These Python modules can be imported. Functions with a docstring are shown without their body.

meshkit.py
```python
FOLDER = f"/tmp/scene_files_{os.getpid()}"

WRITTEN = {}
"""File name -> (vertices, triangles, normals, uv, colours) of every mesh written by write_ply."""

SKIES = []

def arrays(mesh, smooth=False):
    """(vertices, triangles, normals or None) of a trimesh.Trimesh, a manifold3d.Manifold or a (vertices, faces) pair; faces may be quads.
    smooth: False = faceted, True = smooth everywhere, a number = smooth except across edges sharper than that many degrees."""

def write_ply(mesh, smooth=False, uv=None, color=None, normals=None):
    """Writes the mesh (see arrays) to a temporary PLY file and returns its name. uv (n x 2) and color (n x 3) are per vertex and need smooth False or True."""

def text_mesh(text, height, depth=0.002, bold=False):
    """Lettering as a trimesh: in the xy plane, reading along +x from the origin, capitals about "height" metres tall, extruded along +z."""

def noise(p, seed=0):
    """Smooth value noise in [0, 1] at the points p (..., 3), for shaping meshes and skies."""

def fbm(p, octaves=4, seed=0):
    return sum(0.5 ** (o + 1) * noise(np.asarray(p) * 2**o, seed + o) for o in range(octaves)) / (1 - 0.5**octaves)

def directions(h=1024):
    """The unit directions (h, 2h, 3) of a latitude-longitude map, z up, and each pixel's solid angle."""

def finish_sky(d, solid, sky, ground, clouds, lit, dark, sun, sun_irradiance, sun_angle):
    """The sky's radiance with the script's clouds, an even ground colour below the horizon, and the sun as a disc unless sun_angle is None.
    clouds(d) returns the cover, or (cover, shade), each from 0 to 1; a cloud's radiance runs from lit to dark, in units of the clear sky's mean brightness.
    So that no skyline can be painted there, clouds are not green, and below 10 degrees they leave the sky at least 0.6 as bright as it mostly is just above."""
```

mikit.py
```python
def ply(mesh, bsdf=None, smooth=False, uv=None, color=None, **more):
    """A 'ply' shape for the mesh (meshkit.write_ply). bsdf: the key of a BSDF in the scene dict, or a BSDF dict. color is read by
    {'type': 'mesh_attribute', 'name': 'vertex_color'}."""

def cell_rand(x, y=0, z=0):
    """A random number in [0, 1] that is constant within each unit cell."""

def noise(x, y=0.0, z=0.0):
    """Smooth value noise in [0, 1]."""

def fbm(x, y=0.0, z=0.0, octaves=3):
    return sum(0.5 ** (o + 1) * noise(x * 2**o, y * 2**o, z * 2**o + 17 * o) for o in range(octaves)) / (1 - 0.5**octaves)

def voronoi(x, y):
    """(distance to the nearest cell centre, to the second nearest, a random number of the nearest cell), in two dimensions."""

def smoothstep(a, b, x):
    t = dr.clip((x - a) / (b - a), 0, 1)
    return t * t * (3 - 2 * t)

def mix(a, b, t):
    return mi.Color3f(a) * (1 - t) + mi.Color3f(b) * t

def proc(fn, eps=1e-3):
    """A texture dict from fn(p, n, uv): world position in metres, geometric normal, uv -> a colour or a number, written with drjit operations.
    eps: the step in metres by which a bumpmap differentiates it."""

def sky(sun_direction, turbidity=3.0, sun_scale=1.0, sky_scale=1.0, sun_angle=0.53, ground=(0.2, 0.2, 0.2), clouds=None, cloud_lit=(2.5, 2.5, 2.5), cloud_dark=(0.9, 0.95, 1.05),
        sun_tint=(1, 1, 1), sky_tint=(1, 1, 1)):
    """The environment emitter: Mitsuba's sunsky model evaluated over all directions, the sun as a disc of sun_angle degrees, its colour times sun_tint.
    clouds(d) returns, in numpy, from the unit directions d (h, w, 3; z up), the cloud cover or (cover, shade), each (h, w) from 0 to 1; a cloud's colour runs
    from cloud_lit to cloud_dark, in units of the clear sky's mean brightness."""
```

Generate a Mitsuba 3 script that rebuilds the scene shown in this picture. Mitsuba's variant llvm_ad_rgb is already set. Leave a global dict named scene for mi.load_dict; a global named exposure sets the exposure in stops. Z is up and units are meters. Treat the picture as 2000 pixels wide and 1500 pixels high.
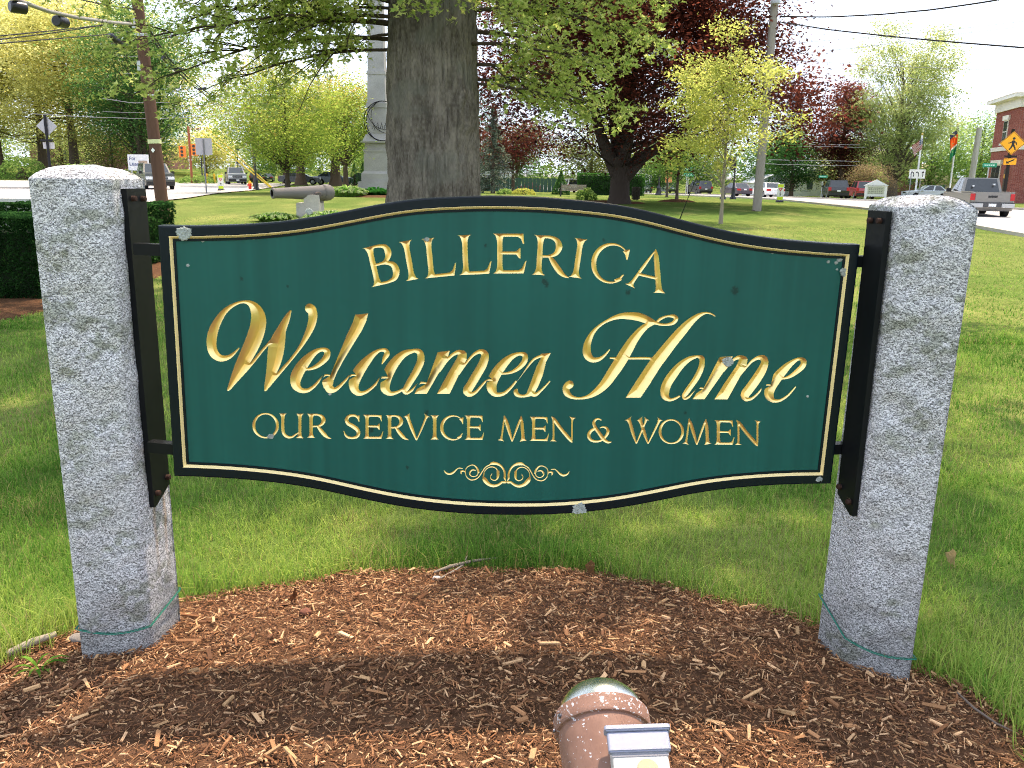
import math, json
import numpy as np, trimesh, shapely
from shapely.geometry import Polygon, Point, LineString
from shapely.ops import unary_union
from scipy.spatial import Voronoi, Delaunay
import drjit as dr
import mitsuba as mi
import mikit, meshkit
from mikit import noise, fbm, voronoi, smoothstep, mix, proc, cell_rand

scene, labels = {}, {}
T = mi.ScalarTransform4f

# ---------------------------------------------------------------- camera, sky, exposure
PITCH, ROLL, EYE = 0.238026, -0.0154327, 1.6
_f = np.array([0, math.cos(PITCH), -math.sin(PITCH)])
_r0, _d0 = np.array([1.0, 0, 0]), np.array([0, -math.sin(PITCH), -math.cos(PITCH)])
_dn = -math.sin(ROLL) * _r0 + math.cos(ROLL) * _d0
scene['camera'] = {'type': 'perspective', 'fov': 61.07, 'fov_axis': 'x', 'near_clip': 0.05, 'far_clip': 2000.0,
                   'to_world': T().look_at(origin=[0, 0, EYE], target=[0, float(_f[1]), float(EYE + _f[2])], up=[float(-_dn[0]), float(-_dn[1]), float(-_dn[2])])}

def _clouds(d):
    n = meshkit.fbm(d * [2.2, 2.2, 5.0] + 3.1, 4, 7)
    return np.clip(0.80 + 0.5 * (n - 0.45), 0, 1), np.clip((n - 0.5) * 0.6, 0, 0.4)

SUN = np.array([0.1590, 0.3570, 0.9205])
scene['sky'] = mikit.sky(SUN.tolist(), turbidity=4, sun_scale=0.95, sun_angle=1.0, clouds=_clouds, cloud_lit=(2.45, 2.68, 3.08), cloud_dark=(1.5, 1.55, 1.6), sun_tint=(1.0, 0.96, 0.9))
exposure = 2.6

# ---------------------------------------------------------------- helpers
def C(h):
    """A display colour such as 'a08c60' as linear reflectance."""
    s = np.array([int(h[i:i + 2], 16) for i in (0, 2, 4)]) / 255.0
    return np.where(s <= 0.04045, s / 12.92, ((s + 0.055) / 1.055) ** 2.4)

def nrm(v):
    v = np.asarray(v, float)
    return v / max(np.linalg.norm(v), 1e-12)

class MB:
    """Collects faces with a colour per vertex; put() makes them one entry of the scene."""
    def __init__(s):
        s.v, s.f, s.c, s.n = [], [], [], 0
    def raw(s, v, f, col=(.5, .5, .5)):
        v = np.asarray(v, float).reshape(-1, 3)
        f = np.asarray(f, int)
        if f.shape[1] == 4:
            f = np.vstack([f[:, [0, 1, 2]], f[:, [0, 2, 3]]])
        c = np.asarray(col, float)
        if c.ndim == 1:
            c = np.tile(c, (len(v), 1))
        s.v.append(v); s.f.append(f + s.n); s.c.append(c); s.n += len(v)
        return s
    def quad(s, a, b, c, d, col):
        return s.raw([a, b, c, d], [[0, 1, 2, 3]], col)
    def poly(s, pts, faces, col):
        """Faces given as index lists, each flat shaded."""
        pts = np.asarray(pts, float)
        for f in faces:
            s.raw(pts[list(f)], [[0, i, i + 1] for i in range(1, len(f) - 1)], col)
        return s
    def hexa(s, p, col):
        """Eight corners: bottom ring ccw from above, then top ring."""
        return s.poly(p, [[3, 2, 1, 0], [4, 5, 6, 7], [0, 1, 5, 4], [1, 2, 6, 5], [2, 3, 7, 6], [3, 0, 4, 7]], col)
    def box(s, lo, hi, col, M=None):
        x0, y0, z0 = lo; x1, y1, z1 = hi
        p = np.array([[x0, y0, z0], [x1, y0, z0], [x1, y1, z0], [x0, y1, z0], [x0, y0, z1], [x1, y0, z1], [x1, y1, z1], [x0, y1, z1]], float)
        return s.hexa(p if M is None else xf(M, p), col)
    def tube(s, pts, rad, col, sides=8, caps=True):
        p = np.asarray(pts, float)
        r = np.broadcast_to(np.asarray(rad, float), (len(p),))
        t = np.gradient(p, axis=0); t /= np.linalg.norm(t, axis=1, keepdims=True) + 1e-12
        ref = np.array([0, 0, 1.0]) if abs(t[:, 2]).mean() < 0.8 else np.array([1.0, 0, 0])
        a = np.cross(t, ref); a /= np.linalg.norm(a, axis=1, keepdims=True) + 1e-12
        b = np.cross(a, t)
        g = np.arange(sides) * 2 * np.pi / sides
        v = p[:, None] + r[:, None, None] * (np.cos(g)[None, :, None] * a[:, None] + np.sin(g)[None, :, None] * b[:, None])
        i, j = np.meshgrid(np.arange(len(p) - 1), np.arange(sides), indexing='ij')
        q = np.stack([i * sides + j, i * sides + (j + 1) % sides, (i + 1) * sides + (j + 1) % sides, (i + 1) * sides + j], -1).reshape(-1, 4)
        s.raw(v.reshape(-1, 3), q[:, ::-1], col)
        if caps:
            for k in (0, -1):
                s.raw(v[k], [[0, m, m + 1] if k else [0, m + 1, m] for m in range(1, sides - 1)], col)
        return s
    def lathe(s, prof, col, M=None, n=24, sharp=True):
        """Rings (r, z) about z; every band has its own vertices when sharp."""
        g = np.arange(n) * 2 * np.pi / n
        ring = lambda r, z: np.stack([r * np.cos(g), r * np.sin(g), np.full(n, z)], 1)
        j = np.arange(n)
        if sharp:
            for (r0, z0), (r1, z1) in zip(prof[:-1], prof[1:]):
                v = np.vstack([ring(r0, z0), ring(r1, z1)])
                s.raw(v if M is None else xf(M, v), np.stack([j, (j + 1) % n, n + (j + 1) % n, n + j], 1), col)
        else:
            v = np.vstack([ring(r, z) for r, z in prof])
            f = np.vstack([np.stack([k * n + j, k * n + (j + 1) % n, (k + 1) * n + (j + 1) % n, (k + 1) * n + j], 1) for k in range(len(prof) - 1)])
            s.raw(v if M is None else xf(M, v), f, col)
        return s
    def prism(s, poly, h0, h1, col, M=None):
        """A shapely polygon in xy extruded from h0 to h1."""
        for g in getattr(poly, 'geoms', [poly]):
            if g.is_empty: continue
            m = trimesh.creation.extrude_polygon(g, h1 - h0, engine='earcut')
            v = np.array(m.vertices) + [0, 0, h0]
            v = v if M is None else xf(M, v)
            f = np.array(m.faces)
            s.raw(v[f].reshape(-1, 3), np.arange(len(f) * 3).reshape(-1, 3), col)
        return s
    def arrays(s):
        return np.vstack(s.v), np.vstack(s.f), np.vstack(s.c)
    def put(s, key, bsdf, smooth=True):
        v, f, c = s.arrays()
        if key not in labels or key in scene: key = fresh(key)
        scene[key] = mikit.ply((v, f), bsdf, smooth=smooth, color=c)
        return key

def fresh(key):
    if key not in scene and key not in used: 
        used.add(key); return key
    k = 1
    while f'{key}_{k:03d}' in scene or f'{key}_{k:03d}' in used: k += 1
    used.add(f'{key}_{k:03d}')
    return f'{key}_{k:03d}'
used = set()

def thing(name, label, cat, group=None):
    key = fresh(name)
    labels[key] = {'label': label, 'category': cat}
    if group: labels[key]['group'] = group
    return key

def setting(key, label, kind='structure', cat=None):
    used.add(key)
    labels[key] = {'label': label, 'kind': kind}
    if cat: labels[key]['category'] = cat

def xf(M, p):
    p = np.asarray(p, float)
    return p @ M[:3, :3].T + M[:3, 3]

def frame(o, x, y, z):
    M = np.eye(4); M[:3, 0], M[:3, 1], M[:3, 2], M[:3, 3] = x, y, z, o
    return M

def place(x, y, z=0.0, deg=0.0, k=1.0):
    a = math.radians(deg); M = np.eye(4)
    M[:3, :3] = k * np.array([[math.cos(a), -math.sin(a), 0], [math.sin(a), math.cos(a), 0], [0, 0, 1]])
    M[:3, 3] = (x, y, z)
    return M

def sst(a, b, x):
    t = np.clip((np.asarray(x, float) - a) / (b - a), 0, 1)
    return t * t * (3 - 2 * t)

def G(x, y):
    """Height of the ground: level common, falling gently beyond it, rising on the far left."""
    x, y = np.asarray(x, float), np.asarray(y, float)
    d0 = 65 + 38 * sst(-4, -20, x)
    z = -0.0145 * np.clip(y - d0, 0, 110)
    left = sst(-42, -62, x)
    return z * (1 - left) + left * 0.018 * np.clip(y - 95, 0, 90)

MCX, MCY, MRX, MRY = -0.12, 2.2, 1.62, 1.1
def mulch_r(x, y):
    a = np.arctan2((y - MCY) / MRY, (x - MCX) / MRX)
    w = 1 + 0.02 * np.sin(5 * a + 1) + 0.015 * np.sin(11 * a) + .008 * np.sin(23 * a + 2)
    return np.hypot((x - MCX) / MRX, (y - MCY) / MRY) / w
def mound(x, y):
    r = mulch_r(x, y)
    return 0.10 * np.clip(1 - r * r, 0, 1) ** 0.9 + 0.012 * sst(1.06, .97, r)
def ground(x, y):
    return G(x, y) + mound(x, y)

# ---------------------------------------------------------------- materials
VC = {'type': 'mesh_attribute', 'name': 'vertex_color'}
def principled(col, rough, **k):
    base = col if isinstance(col, dict) else {'type': 'rgb', 'value': [float(t) for t in col]}
    return {'type': 'twosided', 'bsdf': {'type': 'principled', 'base_color': base, 'roughness': rough, **k}}
scene['matte'] = principled(VC, 0.85, specular=0.25)
scene['paint'] = principled(VC, 0.35, specular=0.5)
scene['car_paint'] = principled(VC, 0.25, specular=0.5, clearcoat=0.8, clearcoat_gloss=0.95)
scene['metal'] = principled(VC, 0.4, metallic=0.9)
scene['leaf'] = {'type': 'principledthin', 'base_color': VC, 'roughness': 0.5, 'diff_trans': 1.3, 'eta': 1.35}
scene['grass_blade'] = {'type': 'principledthin', 'base_color': VC, 'roughness': 0.55, 'diff_trans': 0.9, 'eta': 1.3}
scene['window_glass'] = principled((0.02, 0.025, 0.03), 0.06, specular=0.8)

def _lawn(p, n, uv):
    big = fbm(p.x * .11, p.y * .07, 0.0, octaves=3)
    mid = fbm(p.x * .8 + 9, p.y * .35, 2.0, octaves=3)
    fine = noise(p.x * 9.0, p.y * 5.0) * .5 + noise(p.x * 31.0, p.y * 23.0) * .5
    c = mix((0.084, 0.130, 0.032), (0.140, 0.168, 0.050), smoothstep(0.35, 0.68, big * .5 + mid * .5))
    c = mix(c, (0.20, 0.21, 0.07), smoothstep(0.60, 0.78, mid) * .55)
    return c * (0.72 + 0.56 * fine)
scene['lawn_mat'] = {'type': 'twosided', 'bsdf': {'type': 'diffuse', 'reflectance': proc(_lawn)}}

def _road(p, n, uv):
    a = fbm(p.x * .25, p.y * .12, 1.0, octaves=3)
    g = noise(p.x * 40.0, p.y * 40.0)
    return mix((0.32, 0.31, 0.305), (0.44, 0.425, 0.415), a) * (.85 + .3 * g)
scene['road_mat'] = {'type': 'twosided', 'bsdf': {'type': 'diffuse', 'reflectance': proc(_road)}}

def _soil(p, n, uv):
    a = fbm(p.x * 22.0, p.y * 22.0, p.z * 22.0, octaves=4)
    return mix((0.034, 0.019, 0.012), (0.155, 0.084, 0.050), a)
scene['soil_mat'] = {'type': 'twosided', 'bsdf': {'type': 'diffuse', 'reflectance': proc(_soil)}}

def _granite(p, n, uv):
    # interlocking grains 2-6 mm across: white feldspar, grey quartz, black mica
    k = 260.0
    w = noise(p.x * 60.0, p.y * 60.0, p.z * 60.0) * 1.4
    a = noise(p.x * k + w, p.y * k + 5, p.z * k)
    b = noise(p.x * 430.0 + 11, p.y * 430.0, p.z * 430.0 + 7)
    c = noise(p.x * 180.0 + 3, p.y * 180.0 + 8, p.z * 180.0)
    col = mix((0.33, 0.33, 0.352), (0.69, 0.68, 0.71), smoothstep(.35, .70, a))
    col = mix(col, (0.055, 0.055, 0.06), smoothstep(.60, .74, b) * .9)
    col = mix(col, (0.10, 0.10, 0.105), smoothstep(.66, .78, c) * .85)
    # grey green lichen growing in patches on the rough faces, darker damp foot
    m = fbm(p.x * 9.0 + 4, p.y * 9.0, p.z * 11.0, octaves=4)
    m2 = fbm(p.x * 45.0, p.y * 45.0, p.z * 45.0, octaves=2)
    li = smoothstep(.515, .68, m + .07 * smoothstep(.5, 1.3, p.z)) * smoothstep(.30, .62, m2)
    col = mix(col, col * mi.Color3f(0.40, 0.42, 0.33) + mi.Color3f(.02, .022, .014), li * .78)
    ru = smoothstep(.016, .0, dr.abs(dr.abs(p.y - 2.685) - .032)) * smoothstep(.62, .56, p.z) * smoothstep(.18, .52, p.z) * smoothstep(-1.185, -1.165, p.x) * smoothstep(1., .4, p.x)
    col = mix(col, col * mi.Color3f(.78, .52, .30), ru * (.35 + .6 * m2))
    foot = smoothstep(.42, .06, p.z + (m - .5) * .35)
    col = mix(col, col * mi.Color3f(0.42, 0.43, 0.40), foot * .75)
    return col
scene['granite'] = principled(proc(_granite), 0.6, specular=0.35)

def _bark(p, n, uv):
    a = fbm(p.x * 6.0, p.y * 6.0, p.z * 2.2, octaves=4)
    s = noise(p.x * 42.0, p.y * 42.0, p.z * 8.0) * .5 + noise(p.x * 95.0, p.y * 95.0, p.z * 34.0) * .5
    col = mix((0.062, 0.052, 0.042), (0.235, 0.205, 0.172), smoothstep(.22, .82, a * .5 + s * .5))
    g = fbm(p.x * 3.0 + 5, p.y * 3.0, p.z * 3.0, octaves=3)
    return mix(col, (0.15, 0.15, 0.125), smoothstep(.58, .72, g) * .45)
scene['oak_bark'] = principled(proc(_bark), 0.9, specular=0.15)

def _green(p, n, uv):
    st = noise(p.x * 38.0, p.z * 1.4) * .6 + noise(p.x * 120.0, p.z * 3.0) * .4
    bl = fbm(p.x * 3.0, p.z * 3.0, 1.0, octaves=3)
    col = mix((0.0030, 0.062, 0.053), (0.0064, 0.098, 0.082), st * .62 + bl * .45)
    e = noise(p.x * 260.0, p.z * 260.0)
    for x, z, r in [(0.093, 1.282, 0.0075), (0.101, 1.273, 0.006), (0.682, 1.259, 0.0105), (0.352, 1.251, 0.0075), (-0.086, 1.389, 0.0045), (-0.265, 0.868, 0.006), (-0.439, 0.812, 0.0075), (0.13, 0.852, 0.0045), (0.552, 0.869, 0.0045), (-0.811, 1.283, 0.0045), (-0.677, 1.261, 0.0037), (0.27, 1.408, 0.0045), (-0.328, 0.688, 0.0045)]:          # small mildew spots
        d = dr.sqrt(dr.square(p.x - x) + dr.square((p.z - z) * .8))
        col = mix(col, (0.003, 0.022, 0.018), smoothstep(r * 1.5, r * .4, d + (e - .5) * r) * .8)
    return col
scene['green_paint'] = principled(proc(_green), 0.45, specular=0.32)
scene['navy_paint'] = principled((0.0018, 0.006, 0.012), 0.28, specular=0.25)
def _gold(p, n, uv):
    w = fbm(p.x * 34.0, p.y * 34.0, p.z * 34.0, octaves=3)
    return mix((0.88, 0.62, 0.22), (0.95, 0.76, 0.37), w)
scene['gold_leaf'] = principled(proc(_gold), 0.29, metallic=0.85, specular=0.5)
scene['gold_paint'] = principled((0.86, 0.68, 0.33), 0.34, metallic=0.25, specular=0.5)
def _steel(p, n, uv):
    a = fbm(p.x * 14.0, p.y * 14.0, p.z * 6.0, octaves=3)
    return mix((0.003, 0.004, 0.0055), (0.009, 0.010, 0.011), a)
scene['black_steel'] = principled(proc(_steel), 0.42, specular=0.15)
def _brick(p, n, uv):
    u = (p.x + p.y) * 4.6; v = p.z * 13.0
    row = dr.floor(v)
    uu = u + .5 * (row - 2 * dr.floor(row / 2))
    jo = smoothstep(.0, .06, dr.minimum(uu - dr.floor(uu), v - row) - .02)
    t = cell_rand(uu, row)
    return mix((0.33, 0.29, 0.26), mix((0.20, 0.055, 0.045), (0.30, 0.10, 0.075), t), jo)
scene['brick'] = {'type': 'twosided', 'bsdf': {'type': 'diffuse', 'reflectance': proc(_brick)}}

# ---------------------------------------------------------------- ground, roads, mulch bed
def grid(xs, ys, zf):
    X, Y = np.meshgrid(xs, ys)
    v = np.stack([X.ravel(), Y.ravel(), zf(X, Y).ravel()], 1)
    nx = len(xs)
    i, j = np.meshgrid(np.arange(len(ys) - 1), np.arange(nx - 1), indexing='ij')
    a = (i * nx + j).ravel()
    return v, np.stack([a, a + 1, a + nx + 1, a + nx], 1)
xs = np.concatenate([-np.geomspace(700, 12, 40), np.linspace(-10, 10, 81), np.geomspace(12, 700, 40)])
ys = np.concatenate([-np.geomspace(300, 2, 12), np.linspace(-1, 12, 105), np.geomspace(12.5, 900, 90)])
def lawn_z(x, y):
    # a dip under the mulch, which has its own surface
    return G(x, y) + 0.012 * (meshkit.fbm(np.stack([x * .9, y * .9, x * 0], -1), 2, 3) - .5) * (np.hypot(x, y) < 40) - 0.09 * sst(1.0, .93, mulch_r(x, y))
v, f = grid(xs, ys, lawn_z)
scene['lawn'] = mikit.ply((v, f), 'lawn_mat', smooth=True)
setting('lawn', 'mown green lawn of the town common')

def ribbon(a, b, lift, n=60, k=10):
    """A sheet between two polylines (each resampled), laid on the ground."""
    def res(p):
        p = np.asarray(p, float); d = np.r_[0, np.cumsum(np.hypot(*np.diff(p, axis=0).T))]
        return np.stack([np.interp(np.linspace(0, d[-1], n), d, p[:, i]) for i in (0, 1)], 1)
    A, B = res(a), res(b)
    t = np.linspace(0, 1, k)[None, :, None]
    P = (A[:, None] * (1 - t) + B[:, None] * t).reshape(-1, 2)
    v = np.c_[P, G(P[:, 0], P[:, 1]) + lift]
    i, j = np.meshgrid(np.arange(n - 1), np.arange(k - 1), indexing='ij')
    a0 = (i * k + j).ravel()
    return v, np.stack([a0, a0 + 1, a0 + k + 1, a0 + k], 1)
RL = [(9, 0), (13.5, 14), (15.5, 28), (18.0, 38), (18.9, 47), (19.2, 65), (18.1, 90), (13, 130), (4, 200), (-6, 280)]
RR = [(24, 0), (26.5, 14), (28.2, 30), (29.0, 42), (28.6, 50), (27.2, 62), (25.9, 70), (27.5, 92), (23, 130), (14, 200), (6, 280)]
scene['road'] = mikit.ply(ribbon(RL, RR, 0.022), 'road_mat', smooth=True); setting('road', 'pale sunlit asphalt road right of the common')
LA = [(-21, 26), (-18.8, 40), (-19.4, 48), (-21.2, 58), (-21.8, 68), (-26.3, 97), (-30, 130), (-37, 200), (-46, 280)]
LB = [(-95, 26), (-95, 40), (-92, 52), (-88, 70), (-78, 88), (-40, 103), (-42, 130), (-48, 200), (-56, 280)]
scene['road_001'] = mikit.ply(ribbon(LA, LB, 0.024, 90, 30), 'road_mat', smooth=True); setting('road_001', 'wide pale road junction left of the common')
scene['concrete'] = {'type': 'twosided', 'bsdf': {'type': 'diffuse', 'reflectance': proc(lambda p, n, uv: mix((.36, .33, .30), (.50, .47, .43), fbm(p.x * .7, p.y * .5, p.z * 3., octaves=3)) * (.9 + .2 * noise(p.x * 25., p.y * 25., p.z * 25.)))}}
def kerb(key, line, w, h, label):
    p = np.asarray(line, float); d = np.r_[0, np.cumsum(np.hypot(*np.diff(p, axis=0).T))]
    m = max(int(d[-1] / 3), 4)
    p = np.stack([np.interp(np.linspace(0, d[-1], m), d, p[:, i]) for i in (0, 1)], 1)
    t = np.gradient(p, axis=0); t /= np.linalg.norm(t, axis=1, keepdims=True); nn = np.c_[-t[:, 1], t[:, 0]]
    mb = MB(); z = G(p[:, 0], p[:, 1])
    L, R = p - nn * w / 2, p + nn * w / 2
    for i in range(m - 1):
        q = lambda a, k, dz: [a[k, 0], a[k, 1], z[k] + dz]
        mb.hexa([q(L, i, -.1), q(R, i, -.1), q(R, i + 1, -.1), q(L, i + 1, -.1), q(L, i, h), q(R, i, h), q(R, i + 1, h), q(L, i + 1, h)][::1], (.4, .38, .36))
    v, f, c = mb.arrays()
    scene[key] = mikit.ply((v, f), 'concrete'); setting(key, label)
kerb('kerb', [(13.4, 14), (15.4, 28), (17.9, 38), (18.8, 47), (19.1, 65), (18.0, 90), (12.9, 130)], .16, .11, 'low granite kerb of the common along the right road')
kerb('kerb_001', [(28.3, 30), (29.1, 42), (28.7, 50), (27.3, 62), (26.0, 70), (27.6, 92), (23.1, 130)], .18, .14, 'kerb on the far side of the right road')
scene['pavement'] = mikit.ply(ribbon([(-18.8, 40), (-19.4, 48), (-21.2, 58), (-21.8, 68), (-26.3, 97), (-30, 130)], [(-17.0, 40), (-17.7, 48), (-19.5, 58), (-20.1, 68), (-24.6, 97), (-28.4, 130)], .06, 60, 4), 'concrete', smooth=True)
setting('pavement', 'narrow concrete pavement along the left edge of the common')
scene['traffic_island'] = mikit.ply(ribbon([(-62, 62), (-34, 63)], [(-62, 76), (-39, 74)], .12, 12, 6), 'concrete', smooth=True)
setting('traffic_island', 'flat tan traffic island in the left junction')
kerb('kerb_002', [(-62, 61.8), (-34.5, 62.6), (-33.6, 63.4)], .2, .15, 'reddish kerb along the traffic island')

# mulch: one displaced surface, thousands of chips over it, the largest chips as parts
ang = np.linspace(0, 2 * np.pi, 181)[:-1]
rr = np.concatenate([[0.0001], np.linspace(.03, 1.05, 70)])
A_, R_ = np.meshgrid(ang, rr)
w_ = 1 + 0.02 * np.sin(5 * A_ + 1) + 0.015 * np.sin(11 * A_) + .008 * np.sin(23 * A_ + 2)
X_, Y_ = MCX + MRX * R_ * w_ * np.cos(A_), MCY + MRY * R_ * w_ * np.sin(A_)
Z_ = ground(X_, Y_) - 0.006 + 0.016 * (meshkit.fbm(np.stack([X_ * 26, Y_ * 26, X_ * 0], -1), 3, 5) - .5) - .05 * sst(1.0, 1.05, R_)
n_ = len(ang); i, j = np.meshgrid(np.arange(len(rr) - 1), np.arange(n_), indexing='ij')
f = np.stack([i * n_ + j, i * n_ + (j + 1) % n_, (i + 1) * n_ + (j + 1) % n_, (i + 1) * n_ + j], -1).reshape(-1, 4)
scene['mulch_bed'] = mikit.ply((np.stack([X_.ravel(), Y_.ravel(), Z_.ravel()], 1), f), 'soil_mat', smooth=True)
setting('mulch_bed', 'mounded bed of reddish brown bark mulch under the sign')

def chips(rng, n, lmin, lmax, wmin, wmax, pal, power=1.0, ymin=1.55):
    """n bark chips as bent tapered slabs: (n, 8, 3) corners and (n, 3) colours."""
    a = rng.uniform(0, 2 * np.pi, n * 4); r = np.sqrt(rng.uniform(0, 1.05, n * 4))
    x, y = MCX + MRX * r * np.cos(a), MCY + MRY * r * np.sin(a)
    ok = (y > ymin) & (mulch_r(x, y) < 1.03 + rng.normal(0, .02, len(x)))
    x, y = x[ok][:n], y[ok][:n]; n = len(x)
    L = lmin + (lmax - lmin) * rng.uniform(0, 1, n) ** 2.2
    W = (wmin + (wmax - wmin) * rng.uniform(0, 1, n) ** 1.6)
    H = rng.uniform(.0012, .0035, n) * (0.7 + W / .008)
    yaw, pit, rol = rng.uniform(0, 2 * np.pi, n), rng.normal(0, .22, n), rng.normal(0, .35, n)
    ux = np.stack([np.cos(yaw) * np.cos(pit), np.sin(yaw) * np.cos(pit), np.sin(pit)], 1)
    s0 = np.stack([-np.sin(yaw), np.cos(yaw), 0 * yaw], 1); t0 = np.cross(ux, s0)
    us = np.cos(rol)[:, None] * s0 + np.sin(rol)[:, None] * t0; ut = np.cross(ux, us)
    c = np.stack([x, y, ground(x, y) + .004 + rng.uniform(-.004, .008, n)], 1)
    cs = []
    for sx, sy, sz in ((-1, -1, -1), (1, -1, -1), (1, 1, -1), (-1, 1, -1), (-1, -1, 1), (1, -1, 1), (1, 1, 1), (-1, 1, 1)):
        k = rng.uniform(.35, 1.0, n)[:, None]; e = rng.uniform(.75, 1.1, n)[:, None]
        cs.append(c + ux * (sx * L / 2)[:, None] * e + us * (sy * W / 2)[:, None] * k + ut * (sz * H / 2)[:, None])
    pal = np.array([C(h) for h in pal]); q = rng.integers(0, len(pal), n)
    col = pal[q] * rng.uniform(.85, 1.5, n)[:, None]
    return np.stack(cs, 1), col
SUBF = np.array([[0, 1, 2], [0, 2, 3]])
CUBE_F = np.array([[4, 5, 6, 7], [0, 1, 5, 4], [1, 2, 6, 5], [2, 3, 7, 6], [3, 0, 4, 7]])
def slab_mesh(P, col):
    n = len(P)
    f = (CUBE_F[None] + (np.arange(n) * 8)[:, None, None]).reshape(-1, 4)
    return (P.reshape(-1, 3), np.vstack([f[:, [0, 1, 2]], f[:, [0, 2, 3]]])), np.repeat(col, 8, 0)
PAL = ['a5835f', '7d583c', '5e402c', '6b482f', '8f6848', '4b3324', 'b4916f', '5a3e2b', '714d35']
rng = np.random.default_rng(11)
P1, c1 = chips(rng, 25000, .008, .044, .0022, .0075, PAL)
P2, c2 = chips(rng, 52000, .006, .030, .0010, .0028, PAL[1:])
m1, k1 = slab_mesh(P1, c1); n2 = len(P2)
v2 = P2[:, [4, 5, 6, 7]].reshape(-1, 3); f2 = (SUBF[None] + (np.arange(n2) * 4)[:, None, None]).reshape(-1, 3)
m, c = (np.vstack([m1[0], v2]), np.vstack([m1[1], f2 + len(m1[0])])), np.vstack([k1, np.repeat(c2, 4, 0)])
scene['mulch_chips'] = mikit.ply(m, 'matte', color=c)
setting('mulch_chips', 'shredded bark mulch covering the bed', 'stuff', 'mulch')
P3, c3 = chips(rng, 260, .034, .075, .009, .019, PAL[:5] + ['c09a74'], ymin=1.95)
for k in range(len(P3)):
    m, c = slab_mesh(P3[k:k + 1] + [0, 0, .005], c3[k:k + 1])
    scene[fresh('mulch_bed__wood_chip')] = mikit.ply(m, 'matte', color=c)

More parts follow.
